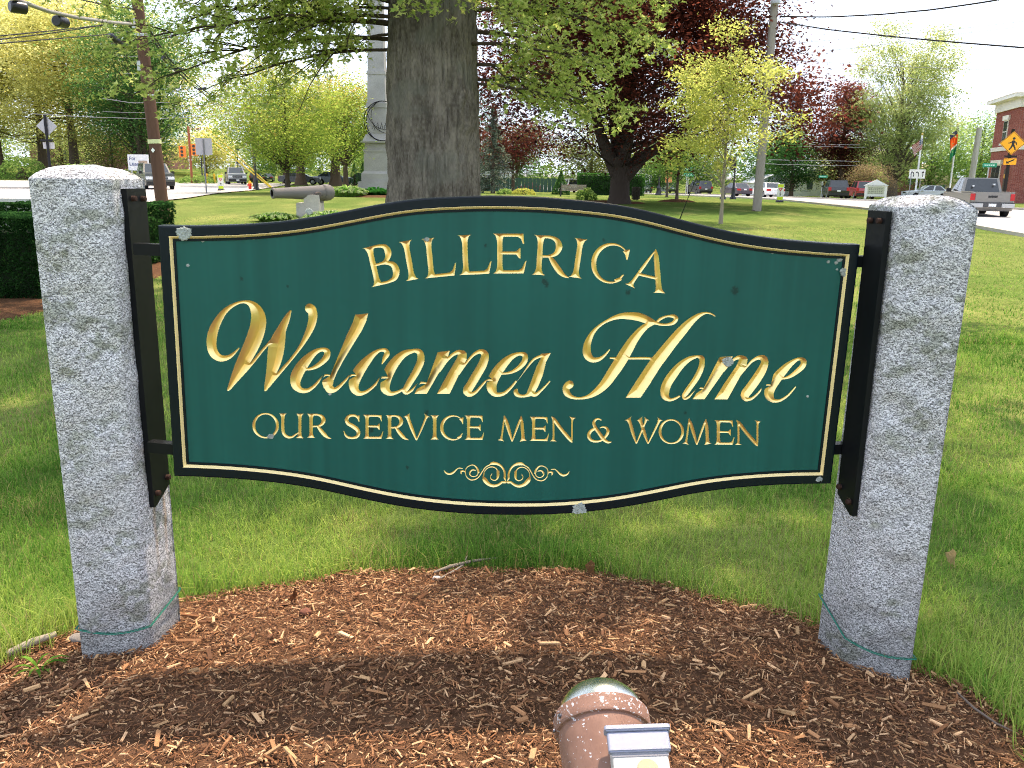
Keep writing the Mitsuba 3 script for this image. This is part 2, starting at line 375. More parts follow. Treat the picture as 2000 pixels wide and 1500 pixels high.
# ---------------------------------------------------------------- the carved town sign
SIGN = json.loads('''{"script":[["W",[[1,-8364,-3680,19,-8532,-3855,45,-8711,-3975,70,-8940,-3996,107,-9107,-3866,139,-9174,-3619,146,-9130,-3261,146,-8979,-2902,119,-8724,-2544,79,-8425,-2334,48,-8157,-2255,42,-7948,-2310,95,-7809,-2469,164,-7739,-2712,218,-7769,-3013,234,-7913,-3428,235,-8117,-3846,214,-8320,-4212,177,-8526,-4608,121,-8696,-4921,59,-8750,-4993,32],[1,-8737,-4987,38,-8390,-4578,59,-8023,-4179,48,-7629,-3698,38,-7378,-3411,37],[1,-6781,-2506,32,-6888,-2720,91,-7060,-3080,139,-7168,-3384,209,-7229,-3607,242,-7304,-3997,221,-7412,-4391,157,-7547,-4759,81,-7622,-4981,33],[1,-7609,-4981,33,-7226,-4486,54,-6834,-4030,43,-6526,-3620,54,-6301,-3228,91,-6159,-2896,121,-6110,-2621,134,-6148,-2445,144,-6195,-2411,149]]],["e",[[1,-6396,-4315,22,-6137,-4249,54,-5890,-4081,81,-5717,-3868,97,-5715,-3720,92,-5854,-3668,59,-6072,-3755,86,-6320,-3992,141,-6544,-4290,173,-6683,-4602,168,-6673,-4828,131,-6535,-4962,87,-6345,-4970,65,-6123,-4824,46,-5928,-4602,35,-5776,-4472,27,-5653,-4479,24]]],["l",[[0,-4845,-2574,-4447,-2518,-4506,-2750,-4644,-3055,-4878,-3434,-5210,-3984,-5406,-4353,-5526,-4637,-5556,-4808,-5497,-4878,-5691,-5009,-5838,-4870,-5881,-4701,-5802,-4445,-5563,-3991,-5257,-3483,-5048,-3092,-4910,-2786],[1,-5720,-4811,104,-5662,-4946,93,-5526,-4944,71,-5360,-4833,52,-5166,-4631,38,-5027,-4481,30,-4931,-4451,25,-4849,-4455,25]]],["c",[[1,-4037,-4077,16,-3966,-3915,62,-3888,-3754,86,-3934,-3659,70,-4089,-3654,50,-4277,-3762,78,-4512,-4006,132,-4701,-4251,164,-4844,-4512,172,-4909,-4739,156,-4880,-4918,125,-4756,-5030,86,-4584,-5002,56,-4410,-4893,44,-4236,-4727,36,-4079,-4530,31,-3875,-4510,28]]],["o",[[1,-3031,-3634,50,-3374,-3759,106,-3655,-4038,150,-3843,-4364,163,-3938,-4689,151,-3939,-4885,138,-3798,-5019,76,-3593,-4983,50,-3420,-4892,38],[1,-3062,-3635,50,-2890,-3695,94,-2849,-3925,113,-2966,-4250,113,-3153,-4577,107,-3279,-4808,94,-3348,-4933,76,-3291,-4997,50,-3121,-4903,38,-2964,-4730,32,-2838,-4659,32,-2696,-4667,28]]],["m",[[0,-2337,-3681,-1962,-3622,-2034,-3884,-2104,-4040,-2243,-4243,-2662,-5012,-3042,-5019,-2870,-4660,-2559,-4087],[1,-2274,-4285,31,-2027,-3909,44,-1842,-3729,56,-1686,-3668,75,-1575,-3739,126],[0,-1686,-3661,-1530,-3610,-1440,-3689,-1440,-3882,-1644,-4322,-1950,-5000,-2346,-5007,-2052,-4427,-1745,-3855],[1,-1675,-4355,32,-1383,-3913,38,-1182,-3700,50,-995,-3632,75,-883,-3719,113,-924,-3984,136,-1106,-4344,142,-1305,-4707,140,-1403,-4905,133,-1331,-5002,83,-1157,-4940,51,-971,-4733,38,-785,-4534,29,-642,-4531,29]]],["e",[[1,-346,-4330,25,-62,-4276,44,218,-4092,76,369,-3862,89,348,-3717,82,205,-3678,54,-45,-3773,88,-292,-4004,139,-505,-4300,165,-634,-4596,162,-635,-4825,143,-503,-4994,77,-265,-4957,57,-47,-4766,41,106,-4566,32]]],["s",[[1,106,-4566,32,380,-4186,29,654,-3840,38,872,-3729,44],[0,853,-3668,1163,-3630,1028,-3914,943,-4338,813,-4701,679,-4973,454,-4938,584,-4541,726,-4082,873,-3771],[1,162,-4811,19,116,-4878,70,158,-4982,70,345,-5032,42,535,-4969,70,628,-4902,96],[1,581,-4929,83,727,-4976,64,883,-4858,38,1037,-4697,29,1165,-4540,19]]],["H",[[1,1791,-4630,129,1691,-4734,114,1729,-4912,100,1910,-5042,55,2136,-5069,37,2384,-5016,60,2626,-4870,105,2887,-4610,150,3116,-4249,179,3342,-3865,189,3542,-3484,178,3720,-3156,148,3948,-2852,114,4111,-2712,89,4280,-2647,54,4376,-2608,35],[1,4400,-2600,35,4539,-2480,42,4731,-2402,32,4929,-2405,59,5008,-2470,64,4943,-2595,59,4751,-2666,40,4553,-2666,40,4376,-2620,54,4150,-2551,108,3847,-2447,128,3525,-2417,113,3232,-2443,83,2944,-2548,51,2659,-2727,42,2450,-2946,64,2321,-3210,98,2274,-3460,123,2316,-3684,128,2471,-3820,89,2668,-3803,64,2859,-3661,37,2993,-3490,17],[1,3033,-3758,25,3212,-3762,35,3683,-3753,35,4281,-3746,35,4395,-3782,17],[1,6209,-2362,20,6097,-2298,22,5909,-2277,35,5717,-2356,69,5508,-2521,109,5257,-2799,154,4929,-3230,174,4624,-3664,194,4466,-3894,200,4142,-4459,208,4017,-4666,201],[0,3588,-5026,4060,-5017,4381,-4480,3903,-4451]]],["o",[[1,5781,-3646,36,5529,-3734,78,5261,-3949,119,5026,-4268,150,4866,-4561,151,4819,-4801,146,4856,-4960,115,5008,-5069,52,5161,-5029,39,5299,-4947,29],[1,5768,-3646,36,5901,-3696,78,5935,-3857,88,5895,-4094,96,5787,-4360,96,5626,-4627,91,5511,-4815,89,5438,-4949,63,5475,-5029,37,5601,-4973,34,5721,-4838,26,5866,-4689,23,6027,-4673,23]]],["m",[[0,6474,-3658,6885,-3619,6835,-3840,6743,-3973,6471,-4426,6111,-5028,5732,-5035,5941,-4648,6256,-4061],[1,6651,-4106,23,6812,-3866,36,6955,-3719,47,7105,-3656,68,7253,-3713,104],[0,7131,-3656,7283,-3616,7374,-3698,7358,-3908,7210,-4227,6851,-5021,6431,-5028,6689,-4528,7027,-3941],[1,7184,-4228,24,7368,-3961,31,7532,-3760,42,7729,-3652,68,7875,-3675,104,7928,-3805,120,7861,-4057,146,7696,-4377,157,7515,-4673,157,7402,-4862,142,7441,-5000,74,7599,-4997,45,7794,-4833,32,7933,-4644,26,8053,-4530,24,8179,-4528,24]]],["e",[[1,8492,-4323,24,8736,-4265,47,8980,-4088,79,9167,-3873,94,9164,-3728,89,9013,-3671,50,8791,-3802,89,8555,-4043,142,8326,-4366,168,8195,-4634,166,8178,-4848,148,8315,-5025,74,8528,-5035,45,8751,-4897,34,8916,-4707,26,9007,-4574,18]]]],"orn":[[1,-2093,-7509,9,-2041,-7590,23,-1922,-7638,33,-1805,-7587,33,-1701,-7486,19,-1620,-7430,14,-1514,-7446,14],[1,-1541,-7626,12,-1547,-7546,33,-1465,-7533,21,-1410,-7582,14],[1,-1417,-7594,14,-1396,-7445,14,-1292,-7349,14,-1175,-7323,16,-1080,-7379,24,-1019,-7477,33,-998,-7564,33],[1,-998,-7564,19,-1050,-7677,14,-1167,-7716,14,-1263,-7655,17,-1276,-7580,26,-1195,-7487,21,-1089,-7503,14],[1,-1417,-7570,14,-1380,-7706,14,-1260,-7817,17,-1118,-7815,17,-1001,-7739,17,-887,-7563,17,-773,-7387,17,-645,-7311,19],[1,-662,-7306,12,-540,-7260,52,-375,-7287,40,-230,-7405,31,-153,-7603,33,-154,-7753,33,-118,-7833,14],[1,-832,-7712,17,-805,-7537,14,-702,-7416,14,-561,-7377,17,-442,-7425,17,-376,-7519,21],[1,-375,-7531,43,-371,-7681,43,-397,-7781,24,-479,-7833,17,-586,-7784,14,-612,-7697,14,-567,-7616,12],[1,-842,-7692,14,-794,-7811,66,-665,-7960,57,-498,-8021,45,-356,-7982,40,-228,-7885,33],[1,-240,-7885,33,-121,-7888,36,-23,-7847,7]],"caps":[["B",-4341,-1722,1163,304,-261,1153],["I",-3315,-1515,1169,240,-210,1158],["L",-2737,-1417,1181,147,-124,1169],["L",-1708,-1294,1200,84,-72,1185],["E",-691,-1220,1205,35,-35,1188],["R",481,-1220,1210,-44,31,1188],["I",1606,-1257,1197,-145,119,1170],["C",2197,-1307,1194,-195,163,1164],["A",3329,-1464,1197,-247,203,1161],["O",-8073,-6516,757,2,31,789],["U",-7256,-6511,719,2,26,790],["R",-6394,-6495,807,2,20,779],["S",-5267,-6506,767,2,12,785],["E",-4646,-6497,755,2,8,778],["R",-3947,-6498,770,2,3,783],["V",-3404,-6498,761,2,0,788],["I",-2540,-6489,816,2,-6,785],["C",-2232,-6497,805,2,-8,794],["E",-1461,-6486,742,2,-14,795],["M",-418,-6500,789,2,-21,789],["E",602,-6494,741,2,-28,795],["N",1248,-6494,775,2,-32,796],["&",2426,-6506,811,2,-40,789],["W",3629,-6512,792,2,-49,805],["O",4745,-6519,762,2,-57,797],["M",5513,-6523,801,2,-63,808],["E",6554,-6527,786,2,-70,810],["N",7221,-6531,816,2,-75,811]]}''')
SU = np.array([0.99848463, 0.05287776, -0.01524404]); SN = np.array([0.05288391, -0.99860067, 0.0]); SV = np.array([0.01522271, 0.00080616, 0.9998838]); SC = np.array([0.009, 2.6205, 1.426])
def sgn(u, v, w):
    u, v, w = (np.asarray(t, float)[..., None] for t in (u, v, w))
    return SC + u * SU + v * SV + w * SN
TOPP = [.1085, .1078, .1044, .0994, .0920, .0800, .0644, .0477, .0322, .0193, .0099, .0032, -.001, -.0042, -.0049]
BOTP = [-.8979, -.8969, -.8938, -.8877, -.8789, -.8667, -.8516, -.8349, -.8183, -.805, -.7952, -.7881, -.783, -.78, -.7783]
def edge(prof):
    from scipy.interpolate import CubicSpline
    h = np.linspace(0, 1.05, 15); cs = CubicSpline(h, prof, bc_type=((1, 0.0), (2, 0.0)))
    u = np.linspace(-1.05, 1.05, 121)
    return np.stack([u - .001, cs(np.abs(u))], 1)
te, be = edge(TOPP), edge(BOTP)
side = lambda a, b: a + (b - a) * np.linspace(0, 1, 26)[1:-1, None]
OUT = np.vstack([te, side(te[-1], be[-1]), be[::-1], side(be[0], te[0])])   # clockwise
def inset(d):
    p = OUT; t1 = np.roll(p, -1, 0) - p; t0 = p - np.roll(p, 1, 0)
    n1 = np.c_[t1[:, 1], -t1[:, 0]] / np.linalg.norm(t1, axis=1)[:, None]; n0 = np.c_[t0[:, 1], -t0[:, 0]] / np.linalg.norm(t0, axis=1)[:, None]
    b = n0 + n1; b /= (b * n1).sum(1)[:, None]
    return p + b * d
sign = thing('welcome_sign', 'large carved dark green sign with gold lettering hung between two granite posts', 'sign')
def rings(*rs):
    """Loft between closed rings (inset, depth) of the sign's outline."""
    V, F = [], []; n = len(OUT); j = np.arange(n); k = 0
    for (d0, w0), (d1, w1) in zip(rs[:-1], rs[1:]):
        a, b = inset(d0), inset(d1)
        V += [sgn(a[:, 0], a[:, 1], np.full(n, w0)), sgn(b[:, 0], b[:, 1], np.full(n, w1))]
        F.append(np.stack([k + j, k + n + j, k + n + (j + 1) % n, k + (j + 1) % n], 1)); k += 2 * n
    return np.vstack(V), np.vstack(F)
v, f = rings((.004, -.052), (0, -.048), (0, -.005), (.0015, -.0015), (.005, 0), (.0285, 0), (.0300, -.0008))
v2, f2 = rings((.0375, -.0090), (.0450, -.0092), (.0455, -.0125))
bk = inset(.004); vb = sgn(bk[:, 0], bk[:, 1], np.full(len(bk), -.052))
mb = MB(); mb.raw(v, f).raw(v2, f2)
tri = trimesh.creation.triangulate_polygon(Polygon(bk), engine='earcut')
mb.raw(sgn(tri[0][:, 0], tri[0][:, 1], np.full(len(tri[0]), -.052)), tri[1])
v, f, c = mb.arrays(); scene[sign + '__frame'] = mikit.ply((v, f), 'navy_paint', smooth=False)
labels[sign + '__frame'] = {'label': 'dark navy painted frame of the sign'}
v, f = rings((.0300, -.0008), (.0308, -.0004), (.0325, -.0016), (.0355, -.0060), (.0375, -.0090))
scene[sign + '__gold_border'] = mikit.ply((v, f), 'gold_paint', smooth=40)
labels[sign + '__gold_border'] = {'label': 'thin gold moulding inside the dark frame'}

def spline(P, step):
    """Centripetal Catmull-Rom through the rows of P, resampled about every step."""
    P = np.asarray(P, float)
    if len(P) == 2: return P[0] + (P[1] - P[0]) * np.linspace(0, 1, max(2, int(np.linalg.norm((P[1] - P[0])[:2]) / step)))[:, None]
    Q = np.vstack([2 * P[0] - P[1], P, 2 * P[-1] - P[-2]]); out = []
    for i in range(len(P) - 1):
        p = Q[i:i + 4]; d = np.maximum(np.linalg.norm(np.diff(p[:, :2], axis=0), axis=1), 1e-6) ** .5
        t = np.r_[0, np.cumsum(d)]; n = max(2, int(np.ceil(np.linalg.norm(p[2, :2] - p[1, :2]) / step)))
        x = np.linspace(t[1], t[2], n, endpoint=False)[:, None]
        L = lambda a, b, ta, tb: ((tb - x) * a + (x - ta) * b) / (tb - ta)
        a1, a2, a3 = L(p[0], p[1], t[0], t[1]), L(p[1], p[2], t[1], t[2]), L(p[2], p[3], t[2], t[3])
        out.append(L(L(a1, a2, t[0], t[2]), L(a2, a3, t[1], t[3]), t[1], t[2]))
    return np.vstack(out + [P[-1:]])
def stroke_poly(P, step=.0022, round_ends=True, butt_in_glyph=None):
    S = spline(P, step); c, w = S[:, :2], np.maximum(S[:, 2], .0003)
    t = np.gradient(c, axis=0); t /= np.linalg.norm(t, axis=1, keepdims=True) + 1e-12; n = np.c_[-t[:, 1], t[:, 0]]
    L, R = c + n * w[:, None], c - n * w[:, None]
    parts = []
    for i in range(len(c) - 1):
        q = shapely.convex_hull(shapely.multipoints([L[i], L[i + 1], R[i + 1], R[i]]))
        parts.append(q)
    rng_ = range(0, len(c)) if round_ends else range(1, len(c) - 1)
    if round_ends:
        parts += [Point(*c[i]).buffer(w[i], 10) for i in range(0, len(c), 2)] + [Point(*c[-1]).buffer(w[-1], 10)]
    return unary_union(parts)
def smooth_poly(g, e=.0003):
    g = unary_union(g).buffer(.00012).buffer(-.00012)
    g = g.simplify(.00015)
    return max(g.geoms, key=lambda q: q.area) if hasattr(g, 'geoms') and len(g.geoms) > 1 and min(q.area for q in g.geoms) < 1e-6 else g
def from_code(items):
    out = []
    for it in items:
        a = np.array(it[1:], float) / 10000
        out.append(stroke_poly(a.reshape(-1, 3)) if it[0] else Polygon(a.reshape(-1, 2)).buffer(0))
    return smooth_poly(out)
# Roman capitals in a box 100 high: strokes (x, y, half width) with flared ends, and polygons
def stem(x, top=True, foot=True, w=7.2, y0=0, y1=100, sf=17):
    p = []
    if foot: p += [(x, y0, sf), (x, y0 + 2.5, sf * .72), (x, y0 + 7, w * 1.35), (x, y0 + 16, w)]
    else: p += [(x, y0, w), (x, y0 + 10, w)]
    p += [(x, (y0 + y1) / 2, w * .96)]
    if top: p += [(x, y1 - 16, w), (x, y1 - 7, w * 1.35), (x, y1 - 2.5, sf * .72), (x, y1, sf)]
    else: p += [(x, y1 - 10, w), (x, y1, w)]
    return p
ARM_LO = lambda w: [(14, 0), (w - 7, 0), (w, 32), (w - 3, 31), (w - 11, 14), (w - 19, 8.5), (24, 8)]
ell = lambda cx, cy, rx, ry, n=72, rot=0: shapely.affinity.rotate(Polygon([(cx + rx * math.cos(t), cy + ry * math.sin(t)) for t in np.linspace(0, 2 * math.pi, n, False)]), rot, origin=(cx, cy))
import shapely.affinity
def glyph(g):
    s, p = [], []
    if g == 'I': s = [stem(17)]
    if g == 'L': s, p = [stem(17)], [ARM_LO(82)]
    if g == 'E':
        s = [stem(17)]; p = [ARM_LO(84), [(14, 100), (76, 100), (78, 74), (75, 74), (70, 87), (62, 92), (24, 92.5)], [(23, 55.5), (58, 55.5), (66, 64), (69, 64), (69, 38), (66, 38), (58, 48), (23, 48.5)]]
    if g == 'B':
        s = [stem(17), [(16, 96.3, 3.6), (40, 96.5, 3.8), (55, 91, 6), (60, 77, 8.2), (54, 61, 6), (42, 53.5, 3.6), (20, 52, 3)], [(32, 53, 3), (50, 51, 4.2), (65, 43, 7), (69.5, 27, 8.6), (62, 10, 6.6), (46, 4, 3.8), (16, 3.6, 3.5)]]
    if g == 'R':
        s = [stem(17), [(16, 96.3, 3.6), (42, 96.5, 3.8), (58, 89, 6.4), (64, 74, 8.2), (58, 58, 6), (45, 50, 3.6), (24, 47.5, 3)], [(41, 50, 3.5), (54, 32, 7), (70, 12, 7.2), (80, 3, 4.6), (94, -3, 1)]]
    if g == 'C':
        a = ell(50, 50, 50, 52).difference(ell(55, 50, 42, 46.5)).difference(Polygon([(74, 50), (84, 74), (96, 110), (140, 110), (140, -20), (98, -20), (84, 18)]))
        return unary_union([a, Polygon([(74, 86), (84, 92), (91, 94), (90, 66), (87, 66), (82, 78), (76, 84)]), Polygon([(70, 6), (80, 10), (89, 27), (86, 28), (78, 18), (66, 11)])])
    if g == 'O': return ell(54, 50, 54, 52).difference(ell(54, 50, 42, 46.5, rot=0))
    if g == 'U': s = [[(17, 100, 17), (17, 97.5, 12), (17, 93, 9.5), (17, 84, 7.2), (17, 36, 7), (24, 14, 6.4), (40, 3.5, 5), (58, 5, 4), (74, 16, 3), (92, 26, 2)], stem(90, w=7)]
    if g == 'S': s = [[(64, 75, 1.2), (62, 84, 3.4), (54, 93, 4.5), (40, 97, 4.5), (22, 92, 6), (14, 78, 7), (20, 64, 7.5), (38, 53, 8.2), (56, 40, 8.2), (63, 25, 7.4), (56, 9, 6), (38, 3, 4.6), (18, 7, 4.5), (8, 18, 3.4), (3, 33, 1)]]; p = [[(58, 94), (66, 98), (66, 70), (63, 70), (58, 84)]]
    if g == 'V': s = [[(16, 100, 16), (17.5, 97.5, 11), (20, 92, 8.5), (24, 82, 7), (38, 44, 6.8), (57, -3, 3)], [(100, 100, 15), (98.5, 97.5, 9), (96, 92, 5.5), (92, 82, 4.2), (78, 46, 3.8), (57, -3, 2)]]
    if g == 'W': s = [[(16, 100, 16), (17.5, 97.5, 11), (20, 92, 8.5), (24, 82, 7), (36, 40, 6.6), (50, -3, 2.5)], [(92, 100, 14), (90, 97, 7), (86, 86, 4), (70, 46, 3.6), (50, -3, 2)], [(62, 100, 15), (64, 97, 10), (66, 90, 8), (70, 80, 6.8), (84, 36, 6.6), (98, -3, 2.5)], [(146, 100, 14), (144, 97, 8), (141, 90, 5), (136, 78, 4), (120, 44, 3.6), (98, -3, 2)]]
    if g == 'M': s = [[(14, 0, 14), (14.5, 2.5, 9), (15.5, 8, 5), (17, 18, 4), (24, 70, 3.6), (27, 104, 1.2)], [(27, 104, 2), (34, 84, 6.4), (46, 44, 6.8), (59, -3, 2.5)], [(59, -3, 2), (72, 36, 3.8), (88, 82, 3.8), (95, 104, 1)], [(95, 104, 1.4), (98, 78, 6), (102, 20, 7), (103, 8, 8.6), (103.5, 2.5, 11.5), (104, 0, 16)]]
    if g == 'N': s = [[(14, 0, 14), (14, 2.5, 9), (14, 8, 5), (15, 18, 4), (15, 60, 3.8), (14, 92, 3.8)], [(6, 102, 1.5), (16, 92, 6.4), (44, 54, 7), (86, 4, 6), (91, -4, 1.6)], [(92, -4, 1.4), (91, 20, 3.6), (91, 82, 4), (92, 92, 5), (92.5, 97.5, 9), (93, 100, 14)]]
    if g == '&': s = [[(98, 2, 1.4), (86, 0, 4.6), (70, 10, 7), (48, 40, 7), (32, 66, 6.5), (28, 82, 6), (36, 95, 4.4), (48, 98, 3.4), (58, 92, 2.2)], [(34, 58, 5), (16, 46, 6), (8, 28, 7), (16, 10, 6), (36, 3, 4.4), (58, 8, 4), (76, 26, 5), (84, 46, 6), (78, 60, 5), (64, 64, 3), (52, 60, 1.4)]]
    if g == 'A': s = [[(15, 0, 14), (15.5, 2.5, 9.5), (17, 8, 5.5), (21, 18, 4), (38, 60, 3.8), (57, 105, 1.2)], [(56, 107, 1), (61, 92, 5.6), (76, 46, 7), (86, 16, 7.4), (89, 7, 9), (90.5, 2.5, 12), (91, 0, 16)], [(27, 35, 3.4), (74, 35, 3.4)]]
    return unary_union([stroke_poly(np.array(q, float), 2.0, False) for q in s] + [Polygon(q) for q in p])
GL = {}
def cap_poly(item):
    g, a = item[0], np.array(item[1:], float) / 10000
    if g not in GL: GL[g] = glyph(g)
    k = a / 1.0
    return smooth_poly([shapely.affinity.affine_transform(GL[g], [k[2] / 100, k[4] / 100, k[3] / 100, k[5] / 100, k[0], k[1]])])

def densify(g, step):
    """The polygon's rings resampled so that no edge is longer than step."""
    R = []
    for r in [g.exterior, *g.interiors]:
        c = np.asarray(r.coords)[:-1]; out = []
        for a, b in zip(c, np.roll(c, -1, 0)):
            n = max(1, int(math.ceil(np.linalg.norm(b - a) / step)))
            out.append(a + (b - a) * (np.arange(n) / n)[:, None])
        R.append(np.vstack(out))
    return R
FACE_W, SLOPE = -.0120, 0.78
def carve(g, step):
    """A V-cut letter: boundary at the face, medial line at depth, triangles between."""
    R = densify(g, step); B = np.vstack(R); poly = Polygon(R[0], R[1:])
    vor = Voronoi(B); V = vor.vertices
    gen = {}
    inside = shapely.contains_xy(poly, V[:, 0], V[:, 1])
    sep = np.zeros(len(V))
    for (p, q), rv in zip(vor.ridge_points, vor.ridge_vertices):
        d = np.linalg.norm(B[p] - B[q])
        for k in rv:
            if k >= 0: sep[k] = max(sep[k], d)
    from scipy.spatial import cKDTree
    rad = cKDTree(B).query(V)[0]
    keep = inside & (sep > .75 * rad) & (rad > .25 * step)
    M = V[keep]; rm = rad[keep]
    P = np.vstack([B, M]); Z = np.r_[np.zeros(len(B)), -SLOPE * rm]
    tr = Delaunay(P).simplices
    cen = P[tr].mean(1); tr = tr[shapely.contains_xy(poly, cen[:, 0], cen[:, 1])]
    a, b, c = P[tr[:, 0]], P[tr[:, 1]], P[tr[:, 2]]
    ar = (b[:, 0] - a[:, 0]) * (c[:, 1] - a[:, 1]) - (b[:, 1] - a[:, 1]) * (c[:, 0] - a[:, 0])
    tr = np.where((ar < 0)[:, None], tr[:, ::-1], tr)[np.abs(ar) > 1e-12]
    return (sgn(P[:, 0], P[:, 1], FACE_W + Z), tr), R
cuts = []
def letter(poly, what, part='letter', step=.0016):
    for g in getattr(poly, 'geoms', [poly]):
        m, R = carve(g, step); cuts.append(R)
        key = fresh(f'{sign}__{part}')
        scene[key] = mikit.ply(m, 'gold_leaf')
        labels[key] = {'label': what}
for it in SIGN['caps'][:9]: letter(cap_poly(it), f'gold carved capital {it[0]} of the arched top line')
for nm, items in SIGN['script']: letter(from_code(items), f'gold carved script letter {nm} of the middle line')
for it in SIGN['caps'][9:]: letter(cap_poly(it), f'gold carved {"ampersand" if it[0] == "&" else "capital " + it[0]} of the bottom line', step=.0012)
half = [np.array(s[1:], float).reshape(-1, 3) / 10000 for s in SIGN['orn']]
u0 = -.0091
for mir in (0, 1):
    g = unary_union([stroke_poly(np.c_[2 * u0 - h[:, 0] if mir else h[:, 0], h[:, 1], h[:, 2]], .0012) for h in half])
    letter(smooth_poly([g.intersection(shapely.box(-2, -2, u0 - .0004, 2) if not mir else shapely.box(u0 + .0004, -2, 2, 2))]), f'gold carved scroll ornament at the foot of the sign, {"right" if mir else "left"} half', 'scroll_ornament', .0012)
fo = inset(.0455)
fp = Polygon(fo, [])
holes = [r[0] for r in cuts]
fv, ff = trimesh.creation.triangulate_polygon(Polygon(fo, holes), engine='earcut')
mb = MB().raw(sgn(fv[:, 0], fv[:, 1], np.full(len(fv), FACE_W)), ff)
for R in cuts:                       # the islands inside letters such as B, O, e
    for q in R[1:]:
        iv, fi = trimesh.creation.triangulate_polygon(Polygon(q), engine='earcut'); mb.raw(sgn(iv[:, 0], iv[:, 1], np.full(len(iv), FACE_W)), fi)
v, f, c = mb.arrays()
nn = np.cross(v[f[:, 1]] - v[f[:, 0]], v[f[:, 2]] - v[f[:, 0]]) @ SN
f = np.where((nn < 0)[:, None], f[:, ::-1], f)
scene[sign + '__face'] = mikit.ply((v, f), 'green_paint')
labels[sign + '__face'] = {'label': 'dark green painted face of the sign'}
# crusts of pale lichen on the paint: (u, v, radius, depth of the surface below it)
rng = np.random.default_rng(5)
def crust(u, v, r, w, seed):
    n, m = 40, 9; mb = MB()
    a = np.linspace(0, 2 * np.pi, n, False); q = np.linspace(0, 1, m)[1:]
    P = [[u, v, w + .0012]]
    for t in q:
        lob = 1 + .22 * (meshkit.noise(np.stack([np.cos(a) * 2.2 + seed, np.sin(a) * 2.2, 0 * a], 1)) - .5) * 2 + .10 * np.sin(13 * a + 2 * seed) * t
        h = w + (.0005 + .0035 * (meshkit.noise(np.stack([np.cos(a) * t * 9 + seed, np.sin(a) * t * 9, 0 * a], 1) * 1.3)) * min(1, r / .012)) * (t < .99) - .0004 * (t > .99)
        P += list(np.stack([u + r * t * lob * np.cos(a), v + .85 * r * t * lob * np.sin(a), h], 1))
    P = np.array(P); j = np.arange(n)
    F = [np.stack([j * 0, 1 + j, 1 + (j + 1) % n], 1)]
    for k in range(m - 2):
        b0, b1 = 1 + k * n, 1 + (k + 1) * n
        F += [np.stack([b0 + j, b1 + j, b1 + (j + 1) % n], 1), np.stack([b0 + j, b1 + (j + 1) % n, b0 + (j + 1) % n], 1)]
    tone = (meshkit.noise(np.c_[P[:, :2] * 420, P[:, 2] * 0]) * .7 + .55)[:, None]
    return sgn(P[:, 0], P[:, 1], P[:, 2]), np.vstack(F), np.array([.36, .39, .37]) * tone
for k, (u, v, r, w) in enumerate([(np.float64(-0.9755), np.float64(-0.0247), 0.0232, 0), (np.float64(0.2292), np.float64(-0.8731), 0.0232, 0), (np.float64(1.0133), np.float64(-0.0921), 0.017, -0.006), (np.float64(0.9598), np.float64(-0.0606), 0.0054, -0.012), (np.float64(0.9941), np.float64(-0.0535), 0.0093, -0.012), (np.float64(0.9841), np.float64(-0.0632), 0.0062, -0.012), (np.float64(0.677), np.float64(-0.3802), 0.0186, -0.013), (np.float64(1.0074), np.float64(-0.762), 0.0109, 0), (np.float64(-0.7504), np.float64(-0.6475), 0.0109, -0.012), (np.float64(-0.2696), np.float64(-0.0252), 0.0077, -0.012), (np.float64(-0.6123), np.float64(0.0473), 0.0109, 0), (np.float64(-0.975), np.float64(-0.1202), 0.0054, -0.012), (np.float64(-0.9266), np.float64(-0.0472), 0.0046, -0.012), (np.float64(-0.7795), np.float64(-0.0343), 0.0062, -0.012), (np.float64(-0.5649), np.float64(-0.5078), 0.0046, -0.012), (np.float64(0.782), np.float64(-0.0373), 0.0046, -0.012), (np.float64(0.9898), np.float64(-0.0833), 0.0039, -0.012), (np.float64(0.9425), np.float64(-0.488), 0.0046, -0.012)]):
    V, F, c = crust(u, v, r, w, k * 1.7)
    key = fresh(sign + '__lichen_patch'); scene[key] = mikit.ply((V, F), 'matte', color=c)
# steel arms from the frame to the bars on the posts
def arm(a, b, h, d):
    mb = MB(); a, b = np.array(a, float), np.array(b, float); x = nrm(b - a); y = nrm(np.cross([0, 0, 1], x)); z = np.cross(x, y)
    M = frame(a, x, y, z); mb.box((0, -d / 2, -h / 2), (np.linalg.norm(b - a), d / 2, h / 2), (.01, .012, .014), M)
    key = fresh(sign + '__steel_arm'); v, f, c = mb.arrays(); scene[key] = mikit.ply((v, f), 'black_steel')
for vv in (-.078, -.694): arm(sgn(-1.049, vv, -.026), sgn(-1.049, vv, -.026) - SU * .085 + [0, .02, 0], .034, .034)
for vv in (-.058, -.664): arm(sgn(1.047, vv, -.026), sgn(1.047, vv, -.026) + SU * .05 + [0, .01, 0], .034, .034)

